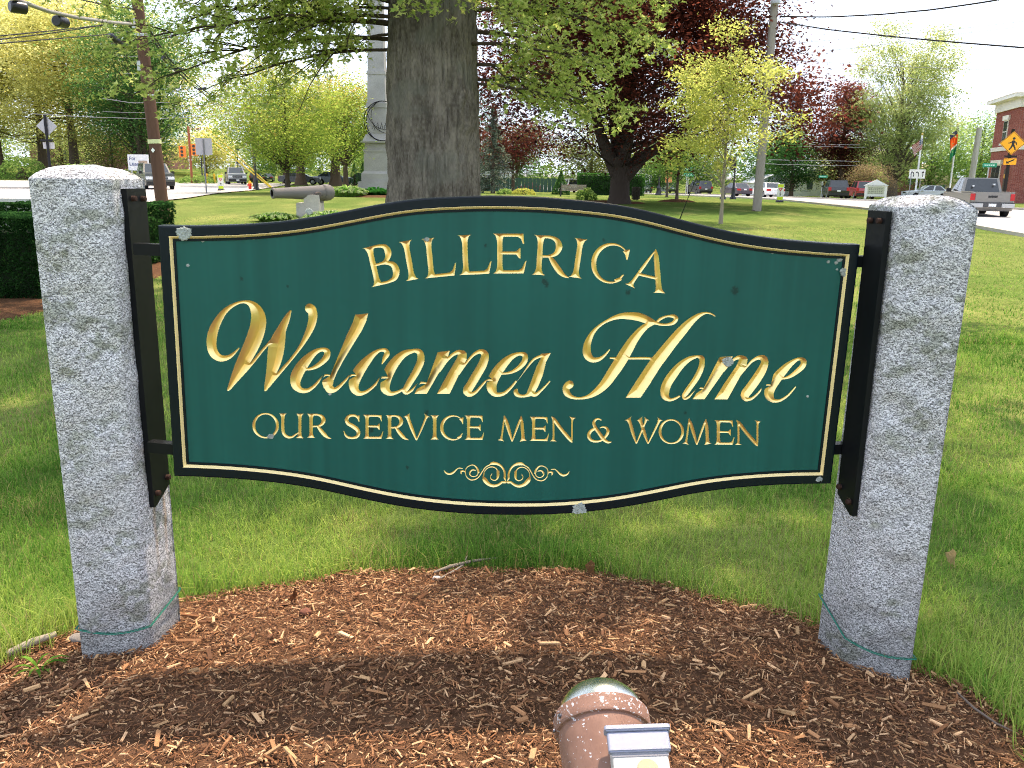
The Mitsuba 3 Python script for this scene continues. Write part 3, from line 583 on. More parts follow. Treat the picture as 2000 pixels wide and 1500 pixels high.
# ---------------------------------------------------------------- granite posts
def post(name, label, base, zt, dome, seed, lean=(0, 0)):
    """Four ground corners (front left, front right, back right, back left), split rock faces and a domed top."""
    key = thing(name, label, 'post', 'granite posts holding the sign')
    b = np.array(base, float); n = 26; m = 160; z0 = -.25
    cs, side_id, tt = [], [], []
    for k in range(4):
        t = np.arange(n) / n
        cs.append(b[k] + (b[(k + 1) % 4] - b[k]) * t[:, None]); side_id += [k] * n; tt += list(t)
    ring = np.vstack(cs); side_id, tt = np.array(side_id), np.array(tt); N = len(ring)
    cen = b.mean(0)
    # outward normals per ring point; corners rounded
    e = np.roll(b, -1, 0) - b; nr = np.c_[e[:, 1], -e[:, 0]] / np.linalg.norm(e, axis=1)[:, None]
    nor = nr[side_id]
    cr = np.minimum(tt, 1 - tt) * .2
    zs = np.linspace(z0, zt, m)
    V = []
    for z in zs:
        p3 = np.c_[ring * 1.0, np.full(N, z)]
        rough = np.where(np.isin(side_id, [0, 2]), .020, .007)
        d = (meshkit.fbm(p3 * [9, 9, 10] + seed, 4, 2) - .5) * 2 * rough + (meshkit.noise(p3 * 120 + seed) - .5) * .0024
        env = sst(0, .035, cr) * .9 + .1
        q = ring + nor * (d * env)[:, None] - nor * (.006 * (1 - sst(0, .014, cr)))[:, None]
        V.append(np.c_[q + np.array(lean) * max(z, 0), np.full(N, z)])
    j = np.arange(N); F = []
    for k in range(m - 1):
        a = k * N; F.append(np.stack([a + j, a + (j + 1) % N, a + N + (j + 1) % N, a + N + j], 1))
    cen = cen + np.array(lean) * zt; last = V[-1]; base_i = (m - 1) * N
    for s in (.985, .95, .9, .8, .65, .5, .35, .2, .08):
        p = np.r_[cen, 0] + (last - np.r_[cen, 0]) * [s, s, 1]
        ext = 1 - s
        p[:, 2] = zt + dome * (1 - s ** 3.6) + (meshkit.fbm(p * [14, 14, 5] + seed, 3, 4) - .5) * .012 * min(1, ext * 6)
        V.append(p); a = base_i; F.append(np.stack([a + j, a + (j + 1) % N, a + N + (j + 1) % N, a + N + j], 1)); base_i += N
    V.append(np.array([[*cen, zt + dome]])); F3 = np.stack([base_i + j, base_i + (j + 1) % N, np.full(N, base_i + N)], 1)
    f = np.vstack(F); f = np.vstack([f[:, [0, 1, 2]], f[:, [0, 2, 3]], F3])
    scene[key + '__stone'] = mikit.ply((np.vstack(V), f), 'granite', smooth=55)
    return key, b
PL, bL = post('granite_post', 'rough grey granite post left of the sign, sunlit on its inner side', [(-1.386, 2.53), (-1.172, 2.565), (-1.152, 2.768), (-1.366, 2.735)], 1.565, .038, 1.3)
PR, bR = post('granite_post', 'rough grey granite post right of the sign with a wholly shaded inner side', [(1.108, 2.575), (1.292, 2.485), (1.265, 2.665), (1.078, 2.745)], 1.520, .036, 8.8, (.008, -.002))
def bar(key, a, b, z0, z1, inward, toward):
    """A flat steel channel on the inner side of a post; a, b its front and back plan points."""
    a, b = np.r_[np.array(a, float), 0], np.r_[np.array(b, float), 0]; x = nrm(b - a); n = nrm(np.r_[inward, 0]); L = np.linalg.norm(b - a)
    M = frame(a, x, n, [0, 0, 1.0]); mb = MB(); th = .014
    # outline in (x, z): straight top, bevelled foot
    o = Polygon([(0, z0 - .03), (.012, z0 - .032), (L, z0 + .012), (L, z1), (0, z1)])
    M2 = np.eye(4); M2[:3, 0], M2[:3, 1], M2[:3, 2], M2[:3, 3] = x, [0, 0, 1], n, a
    mb.prism(o, -.004, th, (.01, .01, .01), M2)
    v, f, c = mb.arrays(); nn = fresh(key + '__mounting_bar'); scene[nn] = mikit.ply((v, f), 'black_steel')
    labels[nn] = {'label': 'black steel mounting bar bolted to the inner side of the post'}
    for (px, pz) in ((.26, z1 - .028), (.76, z1 - .03), (.2, z0 + .012), (.84, z0 + .04)):
        o = a + x * L * px + np.array([0, 0, pz]) + n * th
        Mb = frame(o, x, np.cross(n, x), n)
        mk = MB().lathe([(.001, .013), (.008, .0125), (.0095, .008), (.0095, 0)], C('36241e'), Mb, 6)
        mk.put(nn + '__bolt', 'matte')
bar(PL, (-1.162, 2.625), (-1.152, 2.738), .565, 1.538, (.995, -.09), 1)
bar(PR, (1.103, 2.595), (1.086, 2.690), .585, 1.508, (-.96, -.2), -1)
for k, (b, zz, lab) in enumerate(((bL, (.152, .146, .172, .18), 'thin green wire tied round the foot of the left granite post'), (bR, (.135, .118, .15, .2), 'thin green wire tied round the foot of the right granite post'))):
    cen = b.mean(0); pts = []
    for i in range(4):
        p, q = cen + (b[i] - cen) * 1.055, cen + (b[(i + 1) % 4] - cen) * 1.055
        for t in np.linspace(0, 1, 12, endpoint=False): pts.append([*(p + (q - p) * t), zz[i] + (zz[(i + 1) % 4] - zz[i]) * t - .022 * math.sin(math.pi * t) * (i == 0)])
    pts.append(pts[0])
    key = thing('green_wire', lab, 'wire', None)
    MB().tube(pts, .0016, C('1f7a66'), 5).tube(np.array(pts) + [0, 0, .005], .0012, C('1a6a58'), 5).put(key, 'paint') if False else None
    mb = MB().tube(pts, .0018, C('1f7a66'), 5).tube(np.array(pts) + [0, .0, .0045 + 0 * k], .0014, C('186353'), 5)
    v, f, c = mb.arrays(); scene[key] = mikit.ply((v, f), 'paint', smooth=True, color=c)

# ---------------------------------------------------------------- ground spotlight
SP = np.array([np.float64(0.1878), np.float64(1.5253), np.float64(0.5493)]); AX = nrm([-.035, .90, .44]); SR = nrm(np.cross(AX, [0, 0, 1])); TP = np.cross(SR, AX)
SR, TP = (lambda c, s: (c * SR + s * TP, -s * SR + c * TP))(math.cos(.05), math.sin(.05))
lamp = thing('spotlight', 'weathered copper brown spotlight with glass dome aimed up at the sign', 'spotlight')
MA = frame(SP, SR, TP, AX)
def _copper(p, n, uv):
    a = fbm(p.x * 60., p.y * 60., p.z * 60., octaves=3)
    w = noise(p.x * 260., p.y * 260., p.z * 260.) * .5 + noise(p.x * 110. + 4, p.y * 110., p.z * 110.) * .3 + noise(p.x * 520., p.y * 520., p.z * 520.) * .2
    near = smoothstep(.045, .0, dr.abs((p.x - float(SP[0])) * float(AX[0]) + (p.y - float(SP[1])) * float(AX[1]) + (p.z - float(SP[2])) * float(AX[2]) + .012))
    base = mix((.165, .085, .062), (.235, .130, .098), a)
    return mix(base, (.46, .45, .49), smoothstep(.70 - .13 * near, .76 - .09 * near, w))
scene['copper_housing'] = principled(proc(_copper), .62, specular=.35)
r0 = .094
def put_lathe(key, prof, mat, n=56, smooth=30):
    mb = MB().lathe(prof, (.3, .15, .1), MA, n, sharp=False); v, f, c = mb.arrays(); key = fresh(key); scene[key] = mikit.ply((v, f), mat, smooth=smooth); return key
put_lathe(lamp + '__housing', [(.0, -.27), (.045, -.268), (.058, -.25), (.066, -.2), (.077, -.14), (.085, -.09), (.0875, -.05), (.0875, -.034), (.084, -.031)], 'copper_housing')
rg = put_lathe(lamp + '__ring', [(.087, -.036), (.0935, -.035), (.0955, -.030), (.0955, -.004), (.093, .001), (.088, .003), (.084, .001), (.083, -.005)], 'copper_housing')
for a in (2.62, 3.0):
    o = xf(MA, [.0955 * math.cos(a), .0955 * math.sin(a), -.02 - .012 * (a > 2.8)]); nn = nrm(SR * math.cos(a) + TP * math.sin(a))
    MB().lathe([(.0005, .004), (.004, .0035), (.0045, 0)], C('6a6a74'), frame(o, nrm(np.cross(AX, nn)), AX, nn), 10).put(rg + '__screw', 'metal')
th = np.linspace(0, math.pi / 2, 14)
dome = [(.0855 * math.cos(t), .074 * math.sin(t) - .002) for t in th][:-1] + [(.0004, .072)]
inner = [(.0004, .068)] + [(.0815 * math.cos(t), .070 * math.sin(t) - .002) for t in th[::-1]][1:]
scene['lens_glass'] = {'type': 'roughdielectric', 'alpha': .16, 'int_ior': 1.5, 'specular_transmittance': {'type': 'rgb', 'value': [.80, .90, .76]}}
put_lathe(lamp + '__lens', dome + inner + dome[:1], 'lens_glass', smooth=50)
scene['reflector_mat'] = principled((.30, .35, .27), .35, metallic=.6)
put_lathe(lamp + '__reflector', [(.078, -.006), (.066, -.03), (.04, -.06), (.012, -.075), (.0005, -.076)], 'reflector_mat')
# junction box with hinged cover on top of the housing
GRY, WHT = C('84879a'), C('a8a6a6')
def lbox(key, lo, hi, col, bev=.004, mat='paint'):
    x0, y0, z0 = lo; x1, y1, z1 = hi; q = shapely.box(x0, y0, x1, y1).buffer(-bev).buffer(bev, 4)
    mb = MB(); qi = q.buffer(-bev * .6, join_style=1)
    mb.prism(q, z0 + bev * .6, z1 - bev * .6, col, MA); mb.prism(qi, z0, z1, col, MA)
    return mb.put(key, mat)
bx = lbox(lamp + '__junction_box', (.000, .060, -.36), (.100, .118, -.105), WHT)
labels[bx] = {'label': 'off white metal junction box on the spotlight'}
cv = lbox(lamp + '__box_cover', (-.006, .112, -.136), (.106, .126, -.098), GRY)
labels[cv] = {'label': 'grey hinged cover of the junction box'}
lbox(lamp + '__cover_lip', (-.010, .108, -.099), (.110, .132, -.088), GRY)
MB().lathe([(.0005, .0035), (.017, .003), (.019, .0005)], C('b49c80'), frame(xf(MA, [.060, .1182, -.166]), SR, AX, TP), 24).put(bx + '__knockout_plug', 'matte')
MB().box((-.001, .118, -.143), (.101, .1195, -.138), C('7c7c84'), MA).put(bx + '__seam', 'matte')
MB().tube([xf(MA, [.02, -.03, -.24]), xf(MA, [.02, -.07, -.27]), [SP[0] + .02, SP[1] - .30, .12], [SP[0] + .02, SP[1] - .30, -.1]], .014, C('6e6e70'), 12).put(lamp + '__conduit_stem', 'metal')

# ---------------------------------------------------------------- grass
def blades(rng, x, y, h, w, pal, lean=.45):
    """Curved blades of two segments: five points, three triangles each."""
    n = len(x); yaw = rng.uniform(0, 2 * np.pi, n); ly = rng.uniform(0, 2 * np.pi, n); k = np.abs(rng.normal(0, lean, n)) + .08
    s = np.stack([np.cos(yaw), np.sin(yaw), 0 * yaw], 1) * (w / 2)[:, None]
    l = np.stack([np.cos(ly), np.sin(ly), 0 * ly], 1) * (h * k)[:, None]; up = np.array([0, 0, 1.0]) * h[:, None]
    b = np.stack([x, y, ground(x, y) - .012], 1)
    mid = b + up * .55 + l * .35; tip = b + up * np.clip(1.05 - .35 * k, .35, 1)[:, None] + l
    P = np.stack([b - s, b + s, mid + s * .75, mid - s * .75, tip], 1)
    F = np.array([[0, 1, 2], [0, 2, 3], [3, 2, 4]])
    f = (F[None] + (np.arange(n) * 5)[:, None, None]).reshape(-1, 3)
    pal = np.array([C(q) for q in pal])
    t = np.clip(meshkit.fbm(np.stack([x * 1.3, y * .9, 0 * x], 1), 3, 3) * 1.3 - .15 + rng.normal(0, .16, n), 0, .999)
    c = pal[(t * len(pal)).astype(int)] * rng.uniform(.85, 1.4, n)[:, None] * [1.06, 1.0, 1.05]
    dry = rng.uniform(0, 1, n) < .08 + .22 * sst(.58, .7, meshkit.fbm(np.stack([x * 1.7 + 5, y * 1.1, 0 * x], 1), 3, 9))
    c[dry] = C('b5a766') * rng.uniform(.6, 1.1, dry.sum())[:, None]
    c = c * .86 + c.mean(1, keepdims=True) * .14
    return P.reshape(-1, 3), f, np.repeat(c, 5, 0)
GP = ['44701e', '538224', '66942b', '7ca334', '93b03e', 'a4b84a']
rng = np.random.default_rng(3)
def scatter(n, y0, y1, slack):
    y = y0 + (y1 - y0) * rng.uniform(0, 1, n) ** (2.0 if y1 > 20 else 1.0); x = rng.uniform(-1, 1, n) * (y * .62 + slack)
    return x, y
V_, F_, C_, o = [], [], [], 0
for (n, y0, y1, sl, h0, h1, w0, w1, ln) in ((120000, 1.9, 4.6, .5, .035, .085, .0022, .0042, .5), (110000, 4.4, 9, .6, .03, .07, .004, .007, .5), (80000, 8.6, 30, 1, .028, .055, .008, .016, .5)):
    x, y = scatter(n, y0, y1, sl); r = mulch_r(x, y); ok = r > .985 + rng.normal(0, .02, n)
    x, y = x[ok], y[ok]; n = len(x); tall = meshkit.fbm(np.stack([x * 2.1, y * 2.1, 0 * x], 1), 3, 21)
    h = (h0 + (h1 - h0) * rng.uniform(0, 1, n)) * (.6 + 1.0 * tall); rim = sst(1.22, 1.0, mulch_r(x, y)); h *= 1 + .7 * rim
    v, f, c = blades(rng, x, y, h, rng.uniform(w0, w1, n), GP, ln); V_.append(v); F_.append(f + o); C_.append(c); o += len(v)
scene['grass'] = mikit.ply((np.vstack(V_), np.vstack(F_)), 'grass_blade', color=np.vstack(C_)); setting('grass', 'fresh green lawn grass, longer round the mulch', 'stuff', 'grass')

# ---------------------------------------------------------------- trees
SUBF = np.array([[0, 1, 2], [0, 2, 3]])
def leaves(rng, c, size, pal, tone, flat=.5, shape=4):
    """Diamond leaves at points c, normals mostly upward; colour from the palette by tone 0..1."""
    n = len(c); nv = rng.normal(0, 1, (n, 3)); nv[:, 2] = np.abs(nv[:, 2]) + flat * 2; nv /= np.linalg.norm(nv, axis=1, keepdims=True)
    a = rng.normal(0, 1, (n, 3)); a -= (a * nv).sum(1, keepdims=True) * nv; a /= np.linalg.norm(a, axis=1, keepdims=True); b = np.cross(nv, a)
    s = (size * rng.uniform(.6, 1.25, n))[:, None]
    col = np.array([C(q) for q in pal]); t = np.clip(tone + rng.normal(0, .17, n), 0, .999) * (len(pal) - 1)
    i = t.astype(int); fr = (t - i)[:, None]; cc = (col[i] * (1 - fr) + col[np.minimum(i + 1, len(pal) - 1)] * fr) * rng.uniform(.8, 1.2, n)[:, None]
    cc = cc * .84 + cc.mean(1, keepdims=True) * .16
    if shape == 4:
        P = np.stack([c - a * s * .5, c + b * s * .27 + nv * s * .06, c + a * s * .5, c - b * s * .27 + nv * s * .06], 1)
        F = SUBF; k = 4
    else:   # lobed oak leaf, five points round a midrib
        P = np.stack([c - a * s * .55, c - a * s * .12 + b * s * .16, c + a * s * .0 + b * s * .44 + nv * s * .08, c + a * s * .22 + b * s * .13, c + a * s * .6 - nv * s * .1, c + a * s * .22 - b * s * .13, c + a * s * .0 - b * s * .44 + nv * s * .08, c - a * s * .12 - b * s * .16], 1)
        F = np.array([[0, 1, 7], [1, 2, 3], [7, 5, 6], [1, 3, 5], [1, 5, 7], [3, 4, 5]]); k = 8
    f = (F[None] + (np.arange(n) * k)[:, None, None]).reshape(-1, 3)
    return P.reshape(-1, 3), f, np.repeat(cc, k, 0)
BARK = C('57493b')
def tree(name, label, x, y, H, R, z0, tr, n, size, pal, seed, group=None, lean=0.0, fork=0, spread=.9, tuft=None, bark=BARK, up=.55, nclu=None, trunk_h=.8, squash=1.0, cat='tree', fl=.5, cdx=0.0, dens=2.3, skirt=0.35):
    """Tapered trunk with limbs reaching into clumps of leaves; H height, R crown radius, z0 lowest leaf."""
    rng = np.random.default_rng(seed); key = thing(name, label, cat, group); g = float(G(x, y))
    n = int(n * dens); size = size * .92
    nclu = nclu or int(np.clip(n / 150, 30, 110)); zc, rz = (H + z0) / 2, (H - z0) / 2
    pts = rng.normal(0, 1, (nclu * 3, 3)); pts /= np.linalg.norm(pts, axis=1, keepdims=True); pts *= (rng.uniform(.12, 1, len(pts)) ** .45)[:, None]
    wob = .78 + .44 * meshkit.noise(pts * 1.6 + seed)
    pts *= wob[:, None]; cl = pts[:nclu] * [R, R, rz] + [cdx, 0, zc]
    cl[:, 0] -= cdx; egg = 1 - .35 * np.clip((cl[:, 2] - zc) / rz, 0, 1) ** 2 * spread; cl[:, :2] *= egg[:, None]; cl[:, 0] += cdx
    if skirt: zl = np.clip((zc - cl[:, 2]) / rz, 0, 1); cl[:, 0] = cdx + (cl[:, 0] - cdx) * (1 + skirt * zl ** 1.5); cl[:, 1] *= 1 + skirt * zl ** 1.5
    mb = MB(); top = z0 + (H - z0) * trunk_h
    ts = np.linspace(0, 1, 9); wx, wy = rng.normal(0, tr * .5, 9).cumsum() * .3, rng.normal(0, tr * .5, 9).cumsum() * .3
    axis = np.stack([wx * ts + lean * ts * top, wy * ts, -.2 + (top + .2) * ts], 1)
    rad = tr * (1 - .86 * ts) ; rad[0] *= 1.45; rad[1] *= 1.02
    ax_at = lambda z: np.array([np.interp(z, axis[:, 2], axis[:, k]) for k in range(3)])
    if fork:
        axis[:, :2] *= .3
        for k in range(fork):
            a = 2 * math.pi * k / fork + seed; zf = z0 * .55
            q = np.array([[0, 0, zf * .4], [math.cos(a) * tr * .8, math.sin(a) * tr * .8, zf], [math.cos(a) * R * .35, math.sin(a) * R * .35, zf + (H - zf) * .4], [math.cos(a) * R * .5, math.sin(a) * R * .5, zf + (H - zf) * .75]])
            mb.tube(spline(np.c_[q, [0] * 4][:, [0, 1, 2, 3]], max(.3, R / 8))[:, :3] if False else q, [tr * .7, tr * .42, tr * .22, tr * .05], bark * .9, 7)
        mb.tube(axis[:4], rad[:4], bark, 10)
    else: mb.tube(axis, rad, bark, 10)
    for c in cl:
        d = math.hypot(c[0], c[1]); zb = np.clip(c[2] - up * d - .1 * rz, z0 * .8, top * .97); b = ax_at(zb)
        if fork: b = b * [1, 1, 1] + np.array([c[0], c[1], 0]) * .2
        m1 = b + (c - b) * .5 + np.array([0, 0, .10 * d * (1 if up > 0 else -1)])
        r0 = max(.012, tr * .17 * (1 - .6 * (zb / H))); mb.tube([b, b + (m1 - b) * .5 + rng.normal(0, .03 * R, 3), m1, c], [r0, r0 * .7, r0 * .45, r0 * .1], bark * .85, 5, False)
    M = np.array([x, y, g]); v, f, c_ = mb.arrays()
    scene[key + '__trunk'] = mikit.ply((v + M, f), 'matte', smooth=True, color=c_ * rng.uniform(.85, 1.1, (len(c_), 1)))
    w = rng.integers(0, nclu, n); tf = tuft or R * .24
    off = rng.normal(0, 1, (n, 3)) * [tf, tf, tf * .55 * squash]
    p = cl[w] + off; k2 = rng.uniform(0, 1, n) < .12
    p[k2] = cl[w][k2] * [.8, .8, 1] * rng.uniform(.55, 1.0, (k2.sum(), 1)) ** [[1, 1, .4]] + off[k2] * 1.5
    p[:, 2] = np.maximum(p[:, 2], z0 * .75)
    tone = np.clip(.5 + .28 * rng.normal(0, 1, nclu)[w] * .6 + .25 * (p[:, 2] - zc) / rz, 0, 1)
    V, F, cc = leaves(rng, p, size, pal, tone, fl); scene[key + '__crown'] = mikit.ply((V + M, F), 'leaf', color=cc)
    return key
YG = ['b0b054', 'c8c464', 'dad676', 'e6e288', 'f0ec9e']          # young yellow leaves
LG = ['567c2c', '6c9238', '84a646', '9cb656', 'b2c46a']          # fresh light green
DG = ['38602a', '487430', '5a863a', '709646', '88a858']          # fuller green
PG = ['7f9448', '98aa58', 'acba66', 'bec676', 'ccd08a']          # pale thin leaves
RD = ['2c1611', '452119', '5e2e21', '7a3b29', '964c34']          # copper beech

# pin oak right behind the sign: ridged bark, knot, drooping twiggy limbs
oak = thing('oak_tree', 'huge old oak with furrowed grey brown trunk right behind the sign', 'tree')
OX, OY = -.93, 10.12
na, nz = 380, 170; th = np.linspace(0, 2 * np.pi, na, False); zz = np.concatenate([np.linspace(-.1, 5.5, nz), np.linspace(5.7, 17, 40)])
TH, ZZ = np.meshgrid(th, zz)
rad = np.interp(ZZ, [-.1, .2, .8, 1.5, 3.3, 5.5, 17], [.80, .68, .56, .52, .475, .44, .12])
fur = meshkit.fbm(np.stack([np.cos(TH) * 5.6 + .25 * np.sin(ZZ * 3), np.sin(TH) * 5.6, ZZ * .85], -1), 4, 8)
rid = np.abs(meshkit.noise(np.stack([np.cos(TH) * 11, np.sin(TH) * 11, ZZ * 1.9], -1), 5) - .5) * 2
rid2 = np.abs(meshkit.noise(np.stack([np.cos(TH) * 19, np.sin(TH) * 19, ZZ * 4.2], -1), 15) - .5) * 2
relief = .044 * (np.clip(rid, 0, .5) - .3) + .034 * (np.clip(rid2, 0, .5) - .3) + .04 * (fur - .5)
ka = ((TH - math.radians(-38) + np.pi) % (2 * np.pi)) - np.pi; kd = np.sqrt((ka * .5 / .16) ** 2 + ((ZZ - 2.25) / .22) ** 2)
knot = .085 * np.exp(-kd ** 2 * 1.2) - .05 * np.exp(-kd ** 2 * 9) + .02 * np.sin(kd * 9) * np.exp(-kd ** 2)
r = rad + relief * (ZZ < 5.6) + knot
v = np.stack([OX + r * np.cos(TH) + .10 * (ZZ / 5) ** 2 * 0, OY + r * np.sin(TH), ZZ], -1).reshape(-1, 3)
i, j = np.meshgrid(np.arange(len(zz) - 1), np.arange(na), indexing='ij')
f = np.stack([i * na + j, i * na + (j + 1) % na, (i + 1) * na + (j + 1) % na, (i + 1) * na + j], -1).reshape(-1, 4)
scene[oak + '__trunk'] = mikit.ply((v, f), 'oak_bark', smooth=True)
rng = np.random.default_rng(42); lp, lpu, limb_mesh = [], [], MB()
def limb(z, az, L, rise, droop, r0, dens=1.0, twig=None):
    """One limb from the trunk: az in degrees from +x, arching out and drooping, with side twigs carrying leaf tufts."""
    a = math.radians(az); d = np.array([math.cos(a), math.sin(a), 0]); sidev = np.array([-d[1], d[0], 0]); b = np.array([OX, OY, z]) + d * .36
    t = np.linspace(0, 1, 14); wig = np.cumsum(rng.normal(0, .055, (14, 2)), 0) * L * .35
    P = b + d * (L * t)[:, None] + np.array([0, 0, 1]) * (rise * L * t - droop * L * t ** 2)[:, None] + sidev * (wig[:, 0] * t)[:, None] + np.array([0, 0, .6]) * (wig[:, 1] * t)[:, None]
    limb_mesh.tube(P, r0 * (.66 if z < 4.5 else 1) * (1 - .88 * t), C('4a4036'), 7, False)
    for k in range(int(9 * L * dens ** .5)):
        s = rng.uniform(.12, 1); q = np.array([np.interp(s, t, P[:, m]) for m in range(3)]); sg = rng.choice([-1, 1])
        l2 = (twig or .34 * L) * rng.uniform(.35, 1) * (1.15 - .5 * s); dv = nrm(d * rng.uniform(.3, 1) + sidev * sg * rng.uniform(.3, 1.1) + np.array([0, 0, rng.uniform(-.45, .3)]))
        tt = np.linspace(0, 1, 5); Q = q + dv * (l2 * tt)[:, None] + np.array([0, 0, -.22 * l2]) * (tt ** 2)[:, None] + np.cumsum(rng.normal(0, .02, (5, 3)), 0) * tt[:, None]
        limb_mesh.tube(Q, r0 * .26 * (1 - .8 * tt) * (1.2 - s) + .002, C('3a3129'), 4, False)
        for m in range(int(9 * l2 * dens / .5) + 2):
            u = rng.uniform(.25, 1.02); e = np.array([np.interp(u, tt, Q[:, w]) for w in range(3)]) + rng.normal(0, .03, 3)
            e2 = e + rng.normal(0, .07, 3) + [0, 0, -.01]; limb_mesh.tube([e, e2], [.003, .0015], C('4d4630'), 3, False)
            nn = rng.integers(6, 12) if z < 4.5 else rng.integers(4, 9); (lp if z < 4.5 else lpu).append(e2 + rng.normal(0, .035 if z < 4.5 else .09, (nn, 3)))
# low limbs in view: left side, right side, towards the viewer
for a in ((3.15, 186, 2.9, .10, .16, .050, .42), (3.35, 200, 3.0, .14, .16, .045, .42), (3.0, 176, 3.2, .12, .34, .040, .5), (3.5, 170, 3.8, .16, .16, .055, .42), (3.6, 192, 4.0, .18, .2, .055, .45), (3.2, 205, 2.4, .02, .14, .035, .5), (3.7, 215, 3.2, .1, .14, .045, .55), (2.9, 183, 2.4, -.05, .22, .030, .45),
          (2.75, -4, 1.7, .06, .26, .035, .8), (2.95, -18, 1.6, .04, .24, .035, .8), (3.1, 8, 1.9, .05, .24, .04, .75), (3.3, -10, 2.0, .05, .2, .04, .7), (3.5, -28, 1.8, .04, .22, .04, .7), (2.55, -8, 1.5, .05, .22, .030, .75), (3.45, 14, 2.2, .02, .16, .04, .6), (3.75, -6, 2.2, .02, .18, .04, .65), (2.6, 12, 1.9, .08, .26, .030, .7),
          (3.45, -62, 1.4, .05, .35, .030, .8), (3.6, -95, 1.1, .05, .45, .025, .9), (3.5, -125, 1.2, .05, .35, .025, .7), (3.7, -78, 1.5, .0, .3, .030, .8)): limb(*a)
for k in range(40):
    z = 4.9 + k * .25; az = 137.5 * k + 20; front = max(0, math.cos(math.radians(az + 90))); zt = z + 1.0
    L = 6.6 - .25 * k * .4
    if front > .15: L = min(L, max(.8, (10.12 - 3.3 - .41 * zt - .36) / front))
    limb(z, az, L, .20, .14, .06, .52)
limb(6.0, -57, 6.0, .06, .05, .05, .8); limb(6.7, -50, 6.6, .06, .05, .05, .8)
limb(3.3, 196, 1.5, .04, .30, .03, 1.0); limb(3.05, 188, 1.3, .02, .42, .025, .9); limb(3.5, 182, 2.6, .02, .3, .03, .8)
v, f, c = limb_mesh.arrays(); scene[oak + '__limbs'] = mikit.ply((v, f), 'matte', smooth=True, color=c)
lp = np.vstack(lp); lpu = np.vstack(lpu)
V, F, cc = leaves(rng, lp, .066, ['92b046', 'a6be50', 'bac95c', 'cad46c', 'd8dc82'], np.clip(rng.normal(.5, .22, len(lp)), 0, 1), .35, 5)
V2, F2, c2_ = leaves(rng, lpu, .125, ['64882c', '7a9a36', '92aa42', 'a8b850'], np.clip(rng.normal(.5, .22, len(lpu)), 0, 1), .35)
scene[oak + '__leaves'] = mikit.ply((np.vstack([V, V2]), np.vstack([F, F2 + len(V)])), 'leaf', color=np.vstack([cc, c2_]))
print('oak', len(lp), len(lpu))

CB = dict(pal=RD)
tree('beech_tree', 'large dark red copper beech with thick forking trunk right of the oak', 6.0, 50.9, 17.5, 8.7, 2.2, .42, 56000, .26, RD, 5, up=.2, nclu=190, tuft=1.1, bark=C('3b322c'), cdx=.8, skirt=1.0)
scene_trunk = MB().tube([[5.96 + .0, 50.7, -.2], [5.96, 50.7, .5], [5.95, 50.7, 1.6], [5.7, 50.7, 2.6]], [.78, .58, .53, .5], C('3b322c'), 14)
for q in ([[5.8, 50.7, 1.6], [4.9, 50.6, 3.4], [4.3, 50.5, 5.2], [3.6, 50.4, 7.5]], [[6.0, 50.7, 1.7], [6.3, 50.8, 3.6], [6.4, 50.9, 6], [6.8, 51, 9]], [[6.2, 50.7, 1.5], [7.2, 50.8, 2.6], [8.6, 51, 3.5], [10.5, 51.2, 5]], [[5.9, 50.8, 1.7], [5.7, 51.5, 3.8], [5.5, 52.4, 6.5], [5, 53.5, 9.5]]):
    scene_trunk.tube(q, [.42, .33, .24, .10], C('3b322c'), 10, False)
v, f, c = scene_trunk.arrays(); scene['beech_tree__limbs'] = mikit.ply((v, f), 'matte', smooth=True, color=c)
tree('beech_tree', 'tall dark red copper beech beyond the right road, left of the tall pale tree', 39.3, 107.8, 13.4, 3.3, 1.6, .45, 9000, .34, RD, 6, up=.5)
tree('young_tree', 'slender young tree with yellow green leaves right of the copper beech trunk', 7.2, 30.8, 6.6, 2.1, 1.5, .062, 5200, .13, ['98a43c', 'acb648', 'c0c454', 'd0d064'], 7, up=.9, bark=C('8a8170'), tuft=.25, nclu=85, fl=.3, trunk_h=.92)
tree('small_tree', 'small green tree in a mulch ring under the copper beech edge', 10.3, 56.5, 4.6, 2.0, 1.5, .12, 3000, .14, LG, 8, up=.6, bark=C('5d5347'))
tree('small_tree', 'thin small tree behind the one in the mulch ring', 12.6, 73.7, 4.2, 1.9, 1.6, .11, 2200, .17, LG, 9, up=.6, bark=C('5d5347'))
tree('maple_tree', 'round yellow green maple standing behind the old cannon', -15.8, 61.8, 9.0, 4.5, 1.9, .18, 12000, .19, ['6d8f24', '86a42c', '9fb437', 'b5bf45', 'b9a04a'], 10, up=.75, tuft=.9, bark=C('4b4237'))
tree('maple_tree', 'taller green and orange tinged maple right behind the round maple', -15.2, 80, 10.5, 4.3, 2.4, .25, 7500, .26, ['6d8f24', '86a42c', '9fb437', 'b5bf45', 'c0a04c'], 11, up=.7)
tree('maple_tree', 'sparse orange tinged maple above the yellow guy wire guards', -24.5, 84, 12.5, 5.2, 3.4, .2, 4200, .26, ['8a8a30', '9a7a38', '8aa03a', 'a59a48'], 12, up=.75, tuft=1.5)
tree('lime_tree', 'broad dark trunked tree behind parked cars, left one of the pair', -23.1, 96, 10, 5, 2.6, .55, 6000, .28, LG, 13, up=.6)
tree('lime_tree', 'broad dark trunked tree behind parked cars, right one of the pair', -19.6, 97.4, 9.5, 4.6, 2.8, .62, 6000, .28, LG, 14, up=.6)
yl = 'yellow leaved oaks along the left road'
